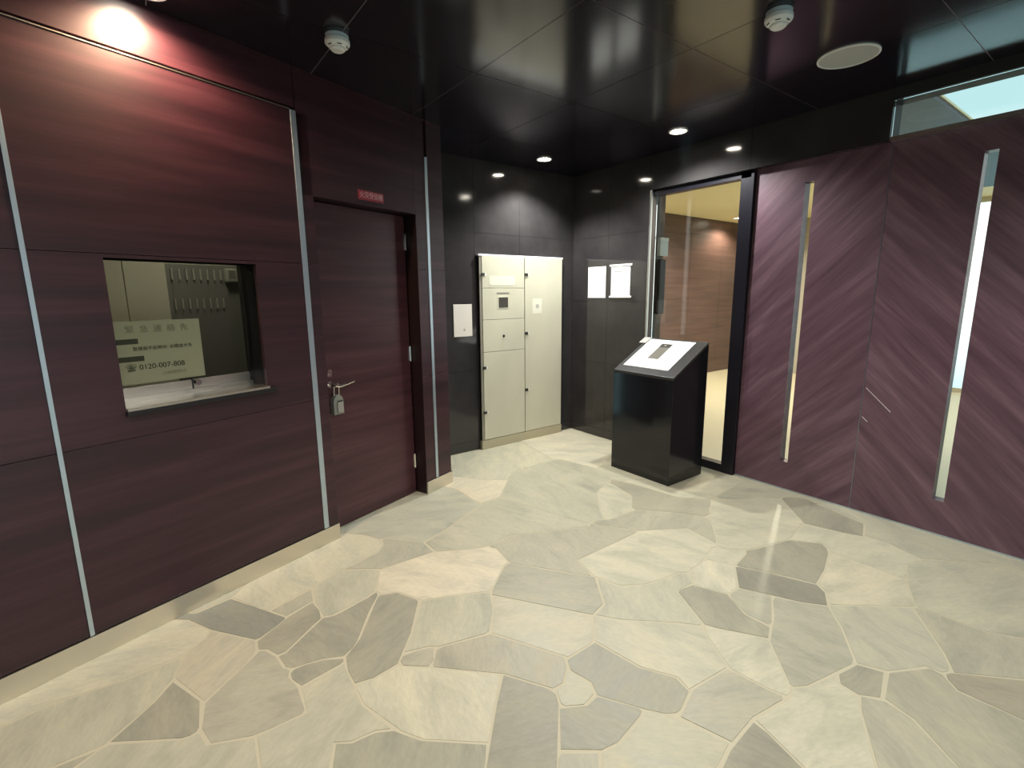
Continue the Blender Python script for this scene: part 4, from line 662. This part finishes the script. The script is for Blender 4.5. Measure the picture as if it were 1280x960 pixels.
# ================================================================ PEDESTAL
t = thing('intercom_pedestal', 'black granite pedestal with sloping top in front of the glass door', 'pedestal', (3.38, 2.505, 0))
x0, x1, y0, y1 = -.225, .222, -.295, .297
sl = .545
m = MB().prism([(x0, 0.0), (x1, 0.0), (x1, .862+sl*(x1-x0)-.022), (x0, .862-.022)], y0, y1, 'y'); m.build('body', PED, t, .002)
m = MB().prism([(x0, .8405), (x1, .8405+sl*(x1-x0)), (x1, .862+sl*(x1-x0)), (x0, .862)], y0, y1, 'y'); m.build('top_slab', PEDT, t, .0015)
def zs(x, up=0): return .862 + sl*(x-x0) + up
def slab(xa, xb, ya, yb, lo, hi): return MB().prism([(xa, zs(xa, lo)), (xb, zs(xb, lo)), (xb, zs(xb, hi)), (xa, zs(xa, hi))], ya, yb, 'y')
# white sheet with cut-out (lies on the pedestal)
s = thing('white_guide_sheet', 'white board with a rectangular cut-out on the sloping pedestal top', 'sheet', (3.38, 2.505, 0))
m = MB()
for xa, xb, ya, yb in ((-.16, .195, .095, .250), (-.16, .195, -.195, -.015), (-.16, -.05, -.015, .095), (.15, .195, -.015, .095)):
    q = slab(xa, xb, ya, yb, .001, .006); b = len(m.v); m.v += q.v; m.f += [tuple(b+i for i in f) for f in q.f]
m.build('board', PAPER, s)
u = thing('intercom_keypad', 'dark grey intercom keypad inside the white board cut-out', 'intercom', (3.38, 2.505, 0))
slab(-.049, .149, -.014, .094, .0005, .003).build('case', mat('intercom_grey', (.17, .155, .125), .3), u)
slab(.105, .147, -.012, .092, .0031, .0045).build('camera_window', SCREEN, u)
ex = slab(.118, .134, .028, .052, .0046, .006).build('lens', CHROME, u)
c = thing('clear_tape', 'small translucent strip beside the top left of the white board', 'tape', (3.38, 2.505, 0))
slab(.135, .212, .258, .330, .0065, .0085).build('strip', mat('milky_tape', (.45, .43, .39), .3), c)

# ================================================================ CEILING
ce = struct(MB().box(-4.2, XB+.1, -3.1, YB+.1, ZC+.002, ZC+.1).build('ceiling', CJOINT), 'glossy black panelled ceiling')
gx0, gp, gy0, gq = .878, .7212, .7677, .847
def clip(P, a, b, c):          # keep a*x+b*y<=c
    o = []
    for i in range(len(P)):
        p, q = P[i], P[(i+1) % len(P)]; dp, dq = a*p[0]+b*p[1]-c, a*q[0]+b*q[1]-c
        if dp <= 0: o.append(p)
        if dp*dq < 0: f = dp/(dp-dq); o.append((p[0]+(q[0]-p[0])*f, p[1]+(q[1]-p[1])*f))
    return o
def area(P): return abs(sum(P[i][0]*P[(i+1) % len(P)][1]-P[(i+1) % len(P)][0]*P[i][1] for i in range(len(P))))/2
for i in range(-6, 4):
    for j in range(-5, 4):
        a, b = gx0+i*gp+.002, gx0+(i+1)*gp-.002; c, d = gy0+j*gq+.002, gy0+(j+1)*gq-.002
        if j == 3: d = YB-.002
        if i == 3: b = XB-.002
        P = [(a, c), (b, c), (b, d), (a, d)]
        P = clip(P, 0, -1, 3.0)
        if len(P) > 2:
            A = clip(P, nL.x, nL.y, NL-.003)
            # the strip past the end of the wood wall reaches to the back wall
            Bq = clip(P, -uL.x, -uL.y, -(ENDS+.004)); Bq = clip(Bq, -nL.x, -nL.y, -(NL-.003)) if len(Bq) > 2 else []
            for Q in (A, Bq):
                if len(Q) > 2 and area(Q) > .003: MB().prism(Q, ZC, ZC+.0016).build('ceiling_panel', CEILM, ce)
# downlights
def lamp(x, y, z, watt, col, cone, label):
    t = thing('downlight', label, 'ceiling light', (x, y, z-.001), 0, 'recessed ceiling downlights')
    MB().lathe([(.054, -.0005), (.068, -.0005), (.070, -.004), (.066, -.0075), (.054, -.005), (.054, -.0005)], seg=32).build('trim_ring', LCANM, t, smooth=True)
    MB().lathe([(.0, -.0045), (.053, -.0045), (.053, -.001), (0, -.001)], seg=32).build('lens', EM, t)
    ld = D.lights.new('lamp', 'SPOT'); ld.energy = watt; ld.color = col; ld.spot_size = math.radians(cone); ld.spot_blend = .6; ld.shadow_soft_size = .04
    lo = D.objects.new('lamp', ld); COL.objects.link(lo); lo.parent = t; lo.location = (0, 0, -.035)
for L_ in LAMPS: lamp(*L_)
def detector(x, y, label):
    t = thing('smoke_detector', label, 'smoke detector', (x, y, ZC-.001), 0, 'ceiling smoke detectors')
    MB().lathe([(0, 0), (.052, 0), (.052, -.014), (.048, -.016)], seg=32).build('base', mat('pale_blue_base', (.5, .6, .62), .5), t, smooth=True)
    MB().lathe([(.048, -.0161), (.056, -.020), (.056, -.034), (.047, -.046), (.034, -.050), (.033, -.058), (.026, -.064), (0, -.066)], seg=32).build('head', WPLAS, t, smooth=True)
    for a in range(6):
        q = a*PI/3+.4; MB().box(-.010, .010, -.002, .002, -.003, .003).build('vent_slot', INK, t, loc=(.044*math.cos(q), .044*math.sin(q), -.0465)).rotation_euler = (0, 0, q+PI/2)
detector(.868, 2.505, 'white round smoke detector above the wood door side')
detector(2.338, 1.205, 'white round smoke detector beside the flat ceiling speaker')
t = thing('ceiling_speaker', 'flat pale round speaker grille set in the black ceiling', 'speaker', (3.045, 1.195, ZC-.001))
MB().lathe([(.128, 0), (.138, 0), (.138, -.005), (.130, -.008), (.128, -.004), (.128, 0)], seg=48).build('rim', LCANM, t, smooth=True)
MB().lathe([(0, -.003), (.127, -.003), (.127, -.001), (0, -.001)], seg=48).build('grille', SPKM, t)

# ================================================================ REST OF THE HALL AND THE LOBBY BEYOND
m = MB().box(-4, -.6, -3.1, -3.0, 0, 2.72).box(-.6, 2.6, -3.1, -3, 2.3, 2.72).box(2.6, XR+.08, -3.1, -3, 0, 2.72)
struct(m.build('wall_rear', BSTONE))
struct(box(-4.1, -4.0, -3.1, 1.2, 0, 2.72).build('wall_far_left', W_L))
struct(box(XR+.08, 9.7, -3.1, 5.3, -.1, -.003).build('floor_lobby', LFLOOR), 'pale floor of the lobby behind the glass door')
struct(box(XR+.081, 9.7, 1.15, 5.3, 2.77, 2.785).build('ceiling_lobby', LCEIL), 'beige ceiling of the lobby behind the glass door')
struct(box(XR+.081, 8.5, 1.16, 2.7, 2.74, 2.769).build('trim_soffit', mat('dark_soffit', (.02, .03, .045), .5)), 'dark dropped soffit in the lobby above the transom')
lw = struct(box(XR+.081, 9.7, 5.22, 5.3, 0, 2.77).build('wall_lobby', JAMB), 'brown wood wall of the lobby behind the glass door')
for i in range(6):
    for z0, z1 in ((0, 1.38), (1.38, 2.77)): box(3.9+i*.96+.002, 3.9+(i+1)*.96-.002, 5.2, 5.22, z0+.002, z1-.002).build('wood_panel', W_LOB, lw)
struct(box(XR, XR+.08, YB+.1, 5.3, 0, 2.77).build('wall_lobby_side', OFFW))
struct(box(9.6, 9.7, 3.3, 5.2, 0, 2.77).build('wall_lobby_end', mat('lobby_end_wall', (.45, .42, .36), .7)))
wf = struct(MB().box(9.6, 9.66, -3.1, 3.3, 0, .06).box(9.6, 9.66, -3.1, 3.3, 2.70, 2.77).build('window_2', STEEL), 'glazed street front of the lobby')
for y in (-3.0, -1.4, .2, 3.27): box(9.6, 9.66, y-.03, y+.03, .06, 2.70).build('mullion', STEEL, wf)
for a, b in ((-3, -1.4), (-1.4, .2), (.2, 3.27)): box(9.62, 9.63, a+.031, b-.031, .061, 2.699).build('pane', GLASS, wf)
struct(box(XR+.081, 9.7, -3.2, -3.1, 0, 2.77).build('wall_lobby_rear', OFFW))
